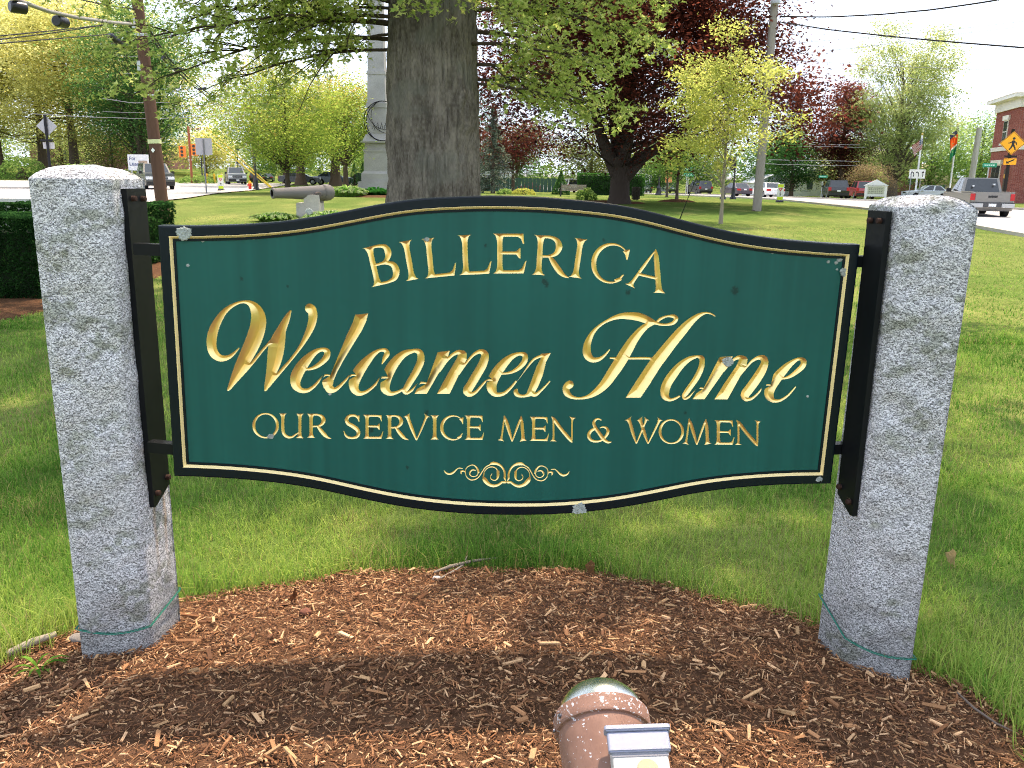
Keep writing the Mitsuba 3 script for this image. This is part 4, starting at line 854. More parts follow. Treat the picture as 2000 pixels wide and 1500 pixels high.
for k, (x, y, H, R, n, lab) in enumerate(((-70.5, 122, 25, 8.5, 9000, 'tall yellow leaved oak farthest left in the picture'), (-66.0, 125, 26, 8.0, 9000, 'tall yellow leaved oak behind the diamond sign'), (-56.7, 115, 24, 7.6, 10000, 'tall yellow leaved oak above the left granite post'), (-86, 128, 24, 8.5, 6000, 'yellow leaved oak cut by the left picture edge'), (-58, 140, 24, 8, 6000, 'yellow leaved oak at the back of its row'))):
    tree('oak_tree', lab, x, y, H, R, 4.2, .62, int(n * 1.5), .44, YG, 20 + k, yl, up=-.05, tuft=1.5, squash=.6, trunk_h=.93, bark=C('4a4034'), nclu=150)
tree('linden_tree', 'tall fresh green tree with dark forked trunk behind the leaning pole', -45, 108, 20, 7.0, 3.6, .7, 15000, .38, DG, 30, fork=3, up=.6, bark=C('4f473c'))
tree('linden_tree', 'green tree right behind the grey back of the square road sign', -33, 128, 13, 5.2, 2.4, .35, 5000, .34, LG, 31)
tree('ornamental_tree', 'pale olive bushy tree between yellow oak and dark forked trunk', -50.5, 112, 8.5, 3.8, .6, .2, 3600, .3, ['77803a', '8b9044', 'a09c54'], 32)
tall_t = tree('elm_tree', 'tall pale green elm with airy crown beyond the right road', 43.2, 102, 19.5, 6.2, 2.2, .50, 15000, .29, PG, 33, up=1.5, tuft=.8, nclu=150, bark=C('5a5044'), trunk_h=.62, fl=.2, spread=.35, skirt=.15)
tree('maple_tree', 'rounded green maple left of the far copper beech', 34.6, 118, 9.2, 4.3, 1.0, .3, 6500, .3, DG, 34)
tree('maple_tree', 'dark green maple behind the white sedan', 33.5, 108, 6.6, 3.4, .9, .25, 4500, .28, ['2b5224', '37622a', '477432'], 35)
for k, (x, y, H, R, z0, pal, lab) in enumerate(((52, 112, 9.5, 5, 1.0, LG, 'yellow green tree right behind the tall elm'), (61, 118, 11, 5, 1.2, LG, 'fresh green tree behind the two flagpoles'), (70, 126, 12, 5.6, 1.2, DG, 'full green tree left of the far grey pole'), (78, 132, 13.5, 6, 1.2, LG, 'green tree between the far grey pole and brick building'), (88, 140, 15.5, 6, 2, PG, 'pale tree rising behind the brick building roof'), (27, 132, 10, 4.6, .8, LG, 'light green tree above the dark road cars'), (20, 124, 7.5, 4.2, .8, DG, 'green tree behind the black lamp posts of the right road'), (45, 120, 8, 4.4, .6, PG, 'olive green tree at the foot of the tall elm'))):
    tree('roadside_tree', lab, x, y, H, R, z0, .28, 4800, .34, pal, 40 + k)
tree('pear_tree', 'small dark red leaved tree over the red car', -.2, 92, 7.5, 4.6, 2.6, .22, 4500, .28, ['3f1c1a', '5a2a22', '74402c'], 50)
tree('maple_tree', 'olive tree behind the clipped rectangular hedge', 9.2, 108, 8.5, 5, 1.0, .3, 4500, .32, ['5f6a30', '75803a', '8a9444'], 51)
tree('maple_tree', 'green tree behind the red car', 0.2, 150, 12, 6, .8, .3, 4200, .42, DG, 52)
tree('maple_tree', 'dark green tree behind the blue spruce', -6.5, 120, 13, 6, 1.0, .3, 4500, .38, ['24421f', '325526', '456a2e'], 53)
tree('crab_tree', 'small fawn flowering tree right of the far copper beech', 37.5, 94, 3.6, 2.2, .3, .1, 2600, .17, ['7a6a50', '94805f', '8d7a4a', 'a48f6e'], 54)
for k, (x, y, H, R, pal, lab) in enumerate(((-104, 150, 9, 6.5, YG, 'low yellow green tree at the far left edge under the oaks'), (-90, 152, 10, 6.5, LG, 'low green tree under the leftmost yellow oak'), (-76, 150, 9.5, 6.5, PG, 'low pale tree between the yellow oak trunks'), (-63, 156, 10.5, 6, LG, 'low fresh green tree behind the diamond sign'), (-52, 150, 9, 5.5, YG, 'low yellow tree left of the dark forked trunk'), (-41, 160, 10, 5.5, DG, 'low dark green tree behind the orange signals'), (-30, 175, 11, 6.5, PG, 'hazy green tree at the end of the left road'), (-22, 150, 9, 5.5, LG, 'light green tree behind the guy wire guards'))):
    tree('background_tree', lab, x, y, H, R, .6, .3, 3200, .46, pal, 90 + k, 'low trees behind the left road')
# far woods as one mass
rng = np.random.default_rng(8); P = []
for k in range(150):
    a = rng.uniform(-.64, .64); d = rng.uniform(205, 265); hh = rng.uniform(5, 10 + 6 * (abs(a) > .2)); c0 = np.array([d * math.sin(a), d * math.cos(a), 0])
    q = rng.normal(0, 1, (170, 3)); q /= np.linalg.norm(q, axis=1, keepdims=True); P.append(c0 + [0, 0, -1.6 + hh * .5] + q * [5.5, 4, hh * .5] * rng.uniform(.7, 1.05, (170, 1)))
P = np.vstack(P); V, F, cc = leaves(rng, P, 1.25, ['3f5c2a', '557034', '6e8640', '87974c'], np.clip(meshkit.noise(P * .07) * 1.2 - .1, 0, 1)); scene['far_woods'] = mikit.ply((V, F), 'leaf', color=cc)
setting('far_woods', 'far-off line of spring woods closing the view', 'stuff', 'woods')

# ---------------------------------------------------------------- hedges, shrubs, plants
def leafy_box(name, label, x0, y0, x1, y1, h, n, size, pal, seed, cat='hedge', group=None, rough=.06):
    rng = np.random.default_rng(seed); key = thing(name, label, cat, group)
    A = [(x1 - x0) * h, (x1 - x0) * h, (y1 - y0) * h, (y1 - y0) * h, (x1 - x0) * (y1 - y0)]; k = rng.choice(5, n, p=np.array(A) / sum(A)); u, v = rng.uniform(0, 1, n), rng.uniform(0, 1, n)
    p = np.where((k < 2)[:, None], np.stack([x0 + (x1 - x0) * u, np.where(k == 0, y0, y1), h * v], 1), np.where((k < 4)[:, None], np.stack([np.where(k == 2, x0, x1), y0 + (y1 - y0) * u, h * v], 1), np.stack([x0 + (x1 - x0) * u, y0 + (y1 - y0) * v, np.full(n, h)], 1)))
    c = np.array([(x0 + x1) / 2, (y0 + y1) / 2, h * .5]); lump = meshkit.fbm(p * 2.2 + seed, 3, 2) - .5
    p += nrm([0, 0, 1]) * 0 + (p - c) / np.linalg.norm(p - c, axis=1, keepdims=True) * (lump * rough * 4 - np.abs(rng.normal(0, rough * .8, n)))[:, None]
    p[:, 2] = np.maximum(p[:, 2], .02); g = float(G((x0 + x1) / 2, (y0 + y1) / 2)); p[:, 2] += g
    V, F, cc = leaves(rng, p, size, pal, np.clip(.35 + lump * 1.5 + .1 * (k == 4), 0, 1), .2); scene[key + '__foliage'] = mikit.ply((V, F), 'leaf', color=cc)
    i = .2; mb = MB().box((x0 + i, y0 + i, g - .1), (x1 - i, y1 - i, g + h - i), C('20301a')); v_, f_, c_ = mb.arrays(); scene[key + '__stems'] = mikit.ply((v_, f_), 'matte', color=c_)
    return key
YEW = ['1c3a1a', '264a20', '315a26', '3d682c']
leafy_box('yew_hedge', 'dark clipped yew hedge left of the left granite post', -9.6, 10.5, -5.75, 11.6, 1.0, 34000, .06, YEW, 2)
leafy_box('yew_hedge', 'end of a dark yew hedge between left granite post and sign', -8.6, 14.5, -6.1, 15.9, 1.0, 16000, .07, YEW, 4)
leafy_box('clipped_hedge', 'rectangular clipped green hedge behind the copper beech trunk', 6.0, 83.2, 12.1, 86.2, 1.72 + .27, 9000, .16, ['2f5a20', '3d6e26', '4d812d'], 3)
def shrub(name, label, x, y, R, h, n, size, pal, seed, cat='shrub', cone=False, fl=.3, stem=True):
    rng = np.random.default_rng(seed); key = thing(name, label, cat); g = float(G(x, y))
    q = rng.normal(0, 1, (n, 3)); q[:, 2] = np.abs(q[:, 2]); q /= np.linalg.norm(q, axis=1, keepdims=True); q *= (1 - np.abs(rng.normal(0, .12, n)))[:, None]
    q *= (.8 + .4 * meshkit.fbm(q * 3 + seed, 3, 1))[:, None]
    if cone: zt = rng.uniform(0, 1, n) ** 1.35; a = rng.uniform(0, 2 * np.pi, n); rr_ = (1 - zt ** 1.25) * (.9 + .25 * meshkit.noise(np.stack([np.cos(a) * 3, np.sin(a) * 3, zt * 7], 1) + seed)) - np.abs(rng.normal(0, .06, n)); q = np.stack([np.cos(a) * rr_, np.sin(a) * rr_, zt], 1)
    p = q * [R, R, h] + [x, y, g]
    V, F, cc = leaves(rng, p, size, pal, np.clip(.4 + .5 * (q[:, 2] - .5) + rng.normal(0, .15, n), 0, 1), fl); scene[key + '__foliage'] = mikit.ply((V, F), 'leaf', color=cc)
    v, f, c = MB().tube([[x, y, g - .1], [x, y, g + h * .5]], [R * .25, R * .08], C('40352a'), 6).arrays(); scene[key + '__stem'] = mikit.ply((v, f), 'matte', color=c)
    return key
shrub('cone_shrub', 'clipped cone shaped evergreen left of the park bench', 4.2, 81.7, .80, 2.15, 3600, .13, DG[:4], 60, cone=True)
shrub('bush', 'low green bush at the foot of the copper beech', 4.6, 57, .7, .75, 900, .16, LG, 61)
shrub('bush', 'yellow leaved low bush in front of the red car', .75, 76, 1.1, .55, 900, .16, ['9aa030', 'b0b23c', 'c5c04a'], 62)
shrub('bush', 'small green bush left of the yellow bush', -.9, 76.6, .7, .5, 600, .15, LG, 63)
shrub('bush', 'bright green bush beside the diamond sign post', -56.5, 102, 2.8, 2.6, 2400, .28, LG, 64)
shrub('bush', 'green bushes behind the top of the left granite post', -46.5, 96, 3.4, 1.9, 2600, .26, LG, 65)
shrub('bush', 'low green planting round the yellow bollards of the junction', -35.0, 98, 2.0, .9, 1500, .2, LG, 66)
for k in range(7): shrub('arborvitae', f'narrow dark green arborvitae, {("first", "second", "third", "fourth", "fifth", "sixth", "last")[k]} from the left in the row between maple and monument', -18.2 + k * .95, 101 + .2 * k, .62, 2.5 + .25 * math.sin(k * 2.3), 700, .16, YEW[1:] + ['47703a'], 70 + k, cone=True)
for k in range(7):
    key = 'arborvitae' if k == 0 else f'arborvitae_{k:03d}'; labels[key]['group'] = 'row of arborvitae behind the monument'
# spruce: drooping tiers
rng = np.random.default_rng(77); key = thing('spruce_tree', 'blue grey spruce with drooping branches right of the oak trunk', 'tree'); SX, SY = -2.1, 84.2; gz = float(G(SX, SY)); P = []; mb = MB().tube([[SX, SY, gz - .2], [SX, SY, gz + 8]], [.22, .03], C('4a3f35'), 8)
for k in range(110):
    t = rng.uniform(0, 1); a = rng.uniform(0, 2 * np.pi); L = 2.75 * (1 - t * .93) * rng.uniform(.75, 1.1); z = .35 + 7.4 * t; s = np.linspace(0, 1, 26)
    q = np.stack([SX + math.cos(a) * L * s, SY + math.sin(a) * L * s, gz + z + .1 * L * s - .45 * L * s ** 2 * (1 + .3 * math.sin(k))], 1); mb.tube(q[::5], np.linspace(.03, .008, 6), C('4a3f35'), 4, False)
    P.append(np.repeat(q[4:], 2, 0) + rng.normal(0, .10, (44, 3)) + [0, 0, -.08])
V, F, cc = leaves(rng, np.vstack(P), .22, ['3b4a3c', '536352', '6f7d6a', '8f9a86'], rng.uniform(.1, .95, 4840), .1); scene[key + '__crown'] = mikit.ply((V, F), 'leaf', color=cc); v, f, c = mb.arrays(); scene[key + '__trunk'] = mikit.ply((v, f), 'matte', color=c)
def hosta(name, label, x, y, R, h, n, L, pal, seed, W=.28, edge=None):
    """Clump of arching strap leaves, each leaf curved and pointed."""
    rng = np.random.default_rng(seed); key = thing(name, label, 'plant'); g = float(G(x, y)); mb = MB()
    for k in range(n):
        a = rng.uniform(0, 2 * np.pi); r = R * math.sqrt(rng.uniform(0, 1)) * .75; b = np.array([x + r * math.cos(a), y + r * math.sin(a), g]); a2 = a + rng.normal(0, .6); d = np.array([math.cos(a2), math.sin(a2), 0]); s = np.array([-d[1], d[0], 0])
        l = L * rng.uniform(.6, 1.2); hh = h * (1.05 - .55 * (r / R)) * rng.uniform(.7, 1.1); t = np.linspace(0, 1, 5); q = b + d * (l * t ** 1.2)[:, None] + np.array([0, 0, 1]) * (hh * (1 - (1 - t) ** 2) - .55 * hh * t ** 3)[:, None]
        w = l * W * np.array([.25, .8, 1, .75, .04]) / 2; col = C(pal[rng.integers(0, len(pal))]) * rng.uniform(.8, 1.15)
        L_, R_ = q - s * w[:, None], q + s * w[:, None]; vv = np.vstack([L_, R_]); j = np.arange(4); c4 = np.tile(col, (10, 1))
        mb.raw(vv, np.stack([j, j + 1, 6 + j, 5 + j], 1), c4)
        if edge is not None and rng.uniform() < .75:
            e = np.array([0, 0, .004]); ww = w[:, None]
            mb.raw(np.vstack([q - s * ww * 1.02 + e, q - s * ww * .62 + e]), np.stack([j, j + 1, 6 + j, 5 + j], 1), C(edge)); mb.raw(np.vstack([q + s * ww * .62 + e, q + s * ww * 1.02 + e]), np.stack([j, j + 1, 6 + j, 5 + j], 1), C(edge))
    v, f, c = mb.arrays(); scene[key + '__leaves'] = mikit.ply((v, f), 'leaf', color=c); return key
HP = ['5c8a34', '6f9a3e', '86ac4c', '9abb60']
hosta('hosta_plant', 'variegated hosta clump left of the cannon pedestal', -7.6, 27.9, .62, .40, 260, .42, HP, 80, edge='d5dcae')
hosta('hosta_plant', 'variegated hosta clump in front of the cannon pedestal on the right', -5.75, 27.6, .75, .52, 320, .46, HP, 81, edge='dfe3bd')
hosta('hosta_plant', 'broad pale variegated hosta mound left of the monument base', -10.6, 56.6, 1.15, .95, 420, .55, HP, 82, edge='dfe3bd')
hosta('hosta_plant', 'plain dark green hosta between pale hosta mound and monument', -9.0, 57.8, .8, .85, 220, .6, ['2f6a2a', '3d7a32', '4d8a3c'], 83, W=.4)
hosta('hosta_plant', 'grassy green plant at the foot of the monument beside the oak trunk', -7.5, 57.0, .6, .6, 200, .5, HP[:3], 84, W=.12)
for k, (x, y, lab) in enumerate(((1.45, 2.62, 'leafy weed at the right rim of the mulch'), (-1.50, 2.48, 'grass tuft at the left rim of the mulch'))):
    hk = hosta('weed', lab, x, y, .028, .05, 14, .075, ['5f8f34', '77a540', '90b850'], 95 + k, W=.16); v_, f_, n_, u_, cc_ = meshkit.WRITTEN[scene[hk + '__leaves']['filename']]
    scene[hk + '__leaves'] = mikit.ply((v_ + [0, 0, float(mound(x, y))], f_), 'leaf', color=cc_)

# ---------------------------------------------------------------- mulch border of the yew hedge, small litter
hm = MB(); hx, hy = np.meshgrid(np.linspace(-10.2, -5.2, 40), np.linspace(9.0, 16.4, 50)); hz = G(hx, hy) + .03 + .03 * (meshkit.fbm(np.stack([hx * 5, hy * 5, 0 * hx], -1), 3) - .5)
ed = np.minimum(np.minimum(hx + 10.2, -5.2 - hx), np.minimum(hy - 9.0, 16.4 - hy)); hz = np.where(ed < .25, hz - .06 * (1 - ed / .25), hz)
i, j = np.meshgrid(np.arange(49), np.arange(39), indexing='ij'); a = (i * 40 + j).ravel()
scene['mulch_bed_hedge'] = mikit.ply((np.stack([hx.ravel(), hy.ravel(), hz.ravel()], 1), np.stack([a, a + 1, a + 41, a + 40], 1)), 'soil_mat', smooth=True); setting('mulch_bed_hedge', 'strip of bark mulch along the foot of the yew hedge')
def disc_bed(key, label, x, y, rx, ry, h):
    mb = MB(); n = 40; a = np.linspace(0, 2 * np.pi, n, False); V = [[x, y, float(G(x, y)) + h]]; F = [np.stack([a.astype(int) * 0, 1 + np.arange(n), 1 + (np.arange(n) + 1) % n], 1)]
    for k, t in enumerate((.3, .6, .85, 1)):
        w = 1 + .06 * np.sin(5 * a + x); px, py = x + rx * t * w * np.cos(a), y + ry * t * w * np.sin(a); V += list(np.stack([px, py, G(px, py) + h * (1 - t ** 2) + (-.02 if t == 1 else .012)], 1))
        if k: b0, b1 = 1 + (k - 1) * n, 1 + k * n; jj = np.arange(n); F += [np.stack([b0 + jj, b1 + jj, b1 + (jj + 1) % n], 1), np.stack([b0 + jj, b1 + (jj + 1) % n, b0 + (jj + 1) % n], 1)]
    scene[key] = mikit.ply((np.array(V), np.vstack(F)), 'soil_mat', smooth=True); setting(key, label)
disc_bed('mulch_ring', 'mulch ring round the small tree', 10.3, 56.5, 1.25, 1.1, .16)
disc_bed('mulch_bed_monument', 'mulch bed in front of the monument', -8.6, 57.6, 3.4, 2.2, .12)
disc_bed('mulch_ring_001', 'mulch patch at the foot of the copper beech', 5.5, 52.5, 2.4, 2.0, .12)

def gz(x, y, dz=0): return [x, y, float(ground(x, y)) + dz]
key = thing('fallen_twig', 'forked grey twig lying on the back edge of the mulch', 'twig')
v, f, c = MB().tube([gz(-.27, 3.13, .008), gz(-.22, 3.22, .012), gz(-.19, 3.30, .02), gz(-.175, 3.38, .035)], [.004, .0045, .004, .003], C('8d8378'), 6).tube([gz(-.30, 3.20, .012), gz(-.24, 3.26, .02), gz(-.15, 3.33, .03), gz(-.05, 3.37, .03)], [.005, .007, .0065, .003], C('857a6d'), 6).arrays(); scene[key] = mikit.ply((v, f), 'matte', smooth=True, color=c)
key = thing('fallen_twig', 'thin bent twig on the mulch near the right picture edge', 'twig')
v, f, c = MB().tube([gz(1.41, 2.42, .012), gz(1.415, 2.33, .018), gz(1.45, 2.27, .012), gz(1.50, 2.235, .008)], [.0035, .004, .0035, .002], C('6c6058'), 6).arrays(); scene[key] = mikit.ply((v, f), 'matte', smooth=True, color=c)
key = thing('fallen_twig', 'grey stick in the grass left of the left granite post', 'twig')
v, f, c = MB().tube([gz(-1.66, 2.58, .02), gz(-1.60, 2.63, .028), gz(-1.54, 2.67, .03)], [.012, .014, .010], C('9a8f80'), 8).arrays(); scene[key] = mikit.ply((v, f), 'matte', smooth=True, color=c)
def stone(label, x, y, r, col, seed):
    m = trimesh.creation.icosphere(2, 1.0); v = np.array(m.vertices); v = v * (1 + .5 * (meshkit.noise(v * 1.6 + seed) - .5))[:, None] * [r, r * .8, r * .55]
    key = thing('stone', label, 'stone'); scene[key] = mikit.ply((v + gz(x, y, r * .3), np.array(m.faces)), 'matte', smooth=35, ) if False else mikit.ply((v + gz(x, y, r * .3), np.array(m.faces)), 'matte', smooth=True, color=np.tile(C(col), (len(v), 1)))
stone('grey stone in the grass beside the left granite post', -1.46, 2.66, .032, '7b7570', 1)
stone('small pale stone by the twig on the back edge of the mulch', -.285, 3.14, .017, 'b0aeac', 2)
stone('small reddish stone on the mulch between left post and sign centre', -.72, 2.80, .022, '6a4436', 3)
def dead_leaf(label, x, y, L, yaw, pit, col, seed, dz=.03):
    rng = np.random.default_rng(seed); a = np.linspace(0, 2 * np.pi, 17)[:-1]; r = L * (.5 + .08 * np.cos(5 * a) + .06 * np.cos(3 * a + seed)) ; q = np.stack([r * np.cos(a) * 1.3, r * np.sin(a) * .8, .25 * L * np.cos(2 * a) * .5 + rng.normal(0, .03 * L, 16)], 1)
    cy, sy, cp, sp_ = math.cos(yaw), math.sin(yaw), math.cos(pit), math.sin(pit); R = np.array([[cy, -sy, 0], [sy, cy, 0], [0, 0, 1]]) @ np.array([[cp, 0, -sp_], [0, 1, 0], [sp_, 0, cp]])
    v = np.vstack([[0, 0, -.06 * L], q]) @ R.T + gz(x, y, dz); j = np.arange(16); key = thing('dead_leaf', label, 'leaf')
    scene[key] = mikit.ply((v, np.stack([j * 0, 1 + j, 1 + (j + 1) % 16], 1)), 'leaf', color=np.tile(C(col), (17, 1)))
dead_leaf('curled tan leaf beside the grey stone at the left post', -1.475, 2.72, .05, 1.0, 1.1, 'c9a878', 1, .05)
dead_leaf('upright tan dead leaf in the grass right of the right post', 1.88, 3.42, .05, 1.4, 1.35, 'a89068', 2, .045)
dead_leaf('brown leaf standing at the mulch edge behind the sign centre', .33, 3.22, .05, 2.0, 1.2, '7a5a40', 3, .035)
dead_leaf('curled dark leaf on the mulch below the left half of the sign', -.80, 2.93, .045, .6, .8, '5a3a28', 4, .02)
dead_leaf('pale leaf lying in the grass left of the left granite post', -2.9, 4.6, .06, .3, .3, 'cdb792', 5, .05)

# ---------------------------------------------------------------- cannon on its pedestal
cn = thing('cannon', 'old brown grey cannon barrel on a pale concrete pedestal', 'cannon')
ax = nrm([-1.5, -1.15, -.02]); o = np.array([-6.30, 28.75, .90]); sx = nrm(np.cross(ax, [0, 0, 1])); sz = np.cross(sx, ax); M = frame(o, sx, sz, ax)
mb = MB().lathe([(.001, -.46), (.10, -.455), (.19, -.42), (.245, -.33), (.262, -.22), (.262, -.12), (.25, -.115), (.25, -.09), (.262, -.085)], C('686462'), M, 40, False)
mb.lathe([(.246, -.086), (.246, -.075), (.237, -.05), (.225, .2), (.21, .5), (.185, .9), (.165, 1.3), (.158, 1.52), (.17, 1.56), (.172, 1.62), (.155, 1.635), (.108, 1.637)], C('6a6664'), M, 40, False)
MB().lathe([(.108, 1.637), (.102, 1.62), (.102, 1.15), (.001, 1.15)], C('1c1a1a'), M, 28).put(cn + '__bore', 'matte')
mb.put(cn + '__barrel', 'matte')
for s in (-1, 1):
    Mt = frame(o + ax * .22 - sz * .05, ax, sz * 1, sx * s) if s > 0 else frame(o + ax * .22 - sz * .05, sz, ax, sx * s)
    MB().lathe([(.09, .1), (.09, .36), (.075, .375), (.001, .375)], C('58504c'), Mt, 16).put(cn + '__trunnion', 'matte')
pd = MB(); cxp, cyp = -6.62, 28.6; 
def rbox(x0, y0, z0, x1, y1, z1, dx, dy): return [[x0, y0, z0], [x1, y0, z0], [x1, y1, z0], [x0, y1, z0], [x0 + dx, y0 + dy, z1], [x1 - dx, y0 + dy, z1], [x1 - dx, y1 - dy, z1], [x0 + dx, y1 - dy, z1]]
pd.hexa(rbox(cxp - .38, cyp - .34, -.1, cxp + .40, cyp + .34, .58, .02, .01), C('c4bcae')); pd.hexa(rbox(cxp - .12, cyp - .33, .575, cxp + .39, cyp - .25, .84, .02, .0), C('c9c1b3')); pd.hexa(rbox(cxp - .12, cyp + .25, .575, cxp + .39, cyp + .33, .84, .02, .0), C('c4bcae'))
v, f, c = pd.arrays(); scene[cn + '__pedestal'] = mikit.ply((v, f), 'concrete'); labels[cn + '__pedestal'] = {'label': 'pale concrete pedestal under the cannon barrel'}

# ---------------------------------------------------------------- soldiers monument
mo = thing('monument', 'tall pale granite obelisk monument left of the oak trunk', 'monument'); mx, my = -10.15, 66.6
scene['pale_stone'] = {'type': 'twosided', 'bsdf': {'type': 'diffuse', 'reflectance': proc(lambda p, n, uv: mix((.30, .295, .29), (.42, .415, .405), fbm(p.x * 1.5, p.y * 1.5, p.z * 1.2, octaves=3)) * (.88 + .24 * noise(p.x * 30., p.y * 30., p.z * 30.)))}}
def tier(name, w0, w1, z0, z1):
    v = np.array([[a * w, b * w, z] for w, z in ((w0 / 2, z0), (w1 / 2, z1)) for a, b in ((-1, -1), (1, -1), (1, 1), (-1, 1))]) + [mx, my, 0]
    mb = MB().hexa(v, (.5, .5, .5)); v, f, c = mb.arrays(); k = fresh(mo + '__' + name); scene[k] = mikit.ply((v, f), 'pale_stone')
for name, w0, w1, z0, z1 in (('step', 3.3, 3.3, -.2, .32), ('step', 2.75, 2.75, .32, .86), ('base', 2.3, 2.3, .86, 1.42), ('base', 2.3, 1.95, 1.42, 1.62), ('base', 1.95, 1.9, 1.62, 3.0), ('cornice', 2.0, 2.0, 3.0, 3.12), ('base', 1.78, 1.74, 3.12, 3.62), ('cornice', 2.25, 2.3, 3.62, 3.74), ('cornice', 2.05, 1.6, 3.74, 4.22), ('shaft', 1.42, 1.36, 4.22, 6.1), ('band', 1.50, 1.50, 6.1, 6.42), ('shaft', 1.32, 1.24, 6.42, 8.4), ('band', 1.34, 1.34, 8.4, 8.62), ('shaft', 1.2, .95, 8.62, 15.5), ('cap', .95, .05, 15.5, 16.6)): tier(name, w0, w1, z0, z1)
em = thing('iron_emblem', 'round black iron emblem hanging on the front of the monument', 'emblem'); ec = np.array([mx + .50, my - 1.0, 5.15]); g = np.linspace(0, 2 * np.pi, 49)
mb = MB(); circ = lambda r, a0=0, a1=2 * np.pi, c=(0, 0): np.stack([ec[0] + c[0] + r * np.cos(np.linspace(a0, a1, 40)), np.full(40, ec[1]), ec[2] + c[1] + r * np.sin(np.linspace(a0, a1, 40))], 1)
v, f, c = MB().tube(circ(1.38), .035, C('24242a'), 6, False).arrays(); scene[em + '__ring'] = mikit.ply((v, f), 'black_steel', smooth=True)
mb.tube(circ(1.5, 1.9, 4.4, (.30, -.05)), .03, C('24242a'), 5).tube(circ(1.2, 2.2, 5.0, (.35, .35)), .022, C('24242a'), 5).tube(circ(1.3, 3.3, 4.9, (.2, .7)), .02, C('24242a'), 5)
for k in range(5):
    xx = -.75 + .28 * k; mb.tube([ec + [xx, -.02, -.55], ec + [xx + .10, -.02, -.1], ec + [xx + .16, -.02, -.6]], .025, C('24242a'), 5)
v, f, c = mb.arrays(); scene[em + '__scrollwork'] = mikit.ply((v, f), 'black_steel', smooth=True)

# ---------------------------------------------------------------- poles, wires, signals, signs
WOOD = ['4a3a30', '8f8a82']
def pole(name, label, p0, p1, r0, r1, col, cat='utility pole'):
    key = thing(name, label, cat); t = np.linspace(0, 1, 12)[:, None]; p = np.array(p0) + (np.array(p1) - np.array(p0)) * t; mb = MB().tube(p, np.linspace(r0, r1, 12), C(col), 14); v, f, c = mb.arrays()
    rr = np.random.default_rng(len(key)); c *= (.75 + .5 * meshkit.noise(v * [9, 9, .6]))[:, None]; scene[key + '__post'] = mikit.ply((v, f), 'matte', smooth=True, color=c); return key
pa, pb = np.array([-10.42, 26.24, -.2]), np.array([-11.10, 26.80, 9.8])
pk = pole('utility_pole', 'leaning dark brown utility pole left of the sign', pa, pb, .185, .14, '5a4236'); on = lambda z: pa + (pb - pa) * ((z + .2) / 10.0)
def plate(key, c, w, h, col, d=.19): MB().box((c[0] - w / 2, c[1] - d - .006, c[2] - h / 2), (c[0] + w / 2, c[1] - d, c[2] + h / 2), C(col)).put(key, 'paint')
v, f, c = MB().tube([on(2.28), on(2.40)], .192, C('c9cc9c'), 14, False).arrays(); scene[pk + '__pale_band'] = mikit.ply((v, f), 'matte', smooth=True, color=c); labels[pk + '__pale_band'] = {'label': 'pale yellow band round the pole'}
q = on(2.1); MB().poly([q + [0, -.20, -.07], q + [.06, -.20, 0], q + [0, -.20, .07], q + [-.06, -.20, 0]], [[0, 1, 2, 3]], C('e8e8e4')).poly([q + [0, -.199, -.07], q + [.06, -.199, 0], q + [0, -.199, .07], q + [-.06, -.199, 0]], [[3, 2, 1, 0]], C('888888')).put(pk + '__diamond_plate', 'paint')
plate(pk + '__tag', on(4.45) + [-.13, 0, 0], .10, .26, 'b9bcc0', .14); plate(pk + '__tag', on(5.6) + [-.13, 0, 0], .10, .26, 'b9bcc0', .14)
for z in (3.62, 5.25, 5.29): 
    v, f, c = MB().tube([on(z), on(z + .03)], .185, C('cfcfd2'), 12, False).arrays(); scene[fresh(pk + '__strap')] = mikit.ply((v, f), 'metal', smooth=True, color=c)
def wire(label, pts, r, col='2c2c30', sag=0.0, n=18):
    pts = np.asarray(pts, float); t = np.linspace(0, 1, n)
    if len(pts) == 2: p = pts[0] + (pts[1] - pts[0]) * t[:, None]; p[:, 2] -= sag * 4 * t * (1 - t)
    else: p = np.stack([np.interp(t, np.linspace(0, 1, len(pts)), pts[:, k]) for k in range(3)], 1)
    key = thing('overhead_wire', label, 'wire'); v, f, c = MB().tube(p, r, C(col), 5, False).arrays(); scene[key] = mikit.ply((v, f), 'matte', smooth=True, color=c); return p
wire('thick pale lashed cable running from the leaning pole to the upper left', [(np.float64(-10.83), np.float64(26.4), np.float64(5.56)), (np.float64(-10.48), np.float64(24.0), np.float64(5.24)), (np.float64(-9.97), np.float64(21.0), np.float64(4.88)), (np.float64(-9.63), np.float64(19.0), np.float64(4.69)), (np.float64(-9.43), np.float64(17.5), np.float64(4.64)), (np.float64(-9.37), np.float64(16.0), np.float64(4.68))], 0.045, '8f8c88')
wire('thin black wire entering the leaning pole at the top left, upper one', [(np.float64(-10.88), np.float64(26.4), np.float64(5.96)), (np.float64(-10.7), np.float64(24.0), np.float64(5.67)), (np.float64(-10.04), np.float64(21.0), np.float64(5.29)), (np.float64(-9.38), np.float64(18.0), np.float64(4.94))], 0.012, '2c2c30')
wire('thin black wire entering the leaning pole at the top left, lower one', [(np.float64(-10.92), np.float64(26.5), np.float64(5.98)), (np.float64(-11.28), np.float64(25.0), np.float64(5.87)), (np.float64(-11.24), np.float64(23.0), np.float64(5.7))], 0.012, '2c2c30')
wire('black wire crossing the yellow oaks, upper of three', [(np.float64(-16.8), np.float64(30.0), np.float64(5.69)), (np.float64(-18.34), np.float64(36.0), np.float64(6.7)), (np.float64(-19.95), np.float64(44.0), np.float64(8.12)), (np.float64(-20.66), np.float64(50.0), np.float64(9.3))], 0.022, '2c2c30')
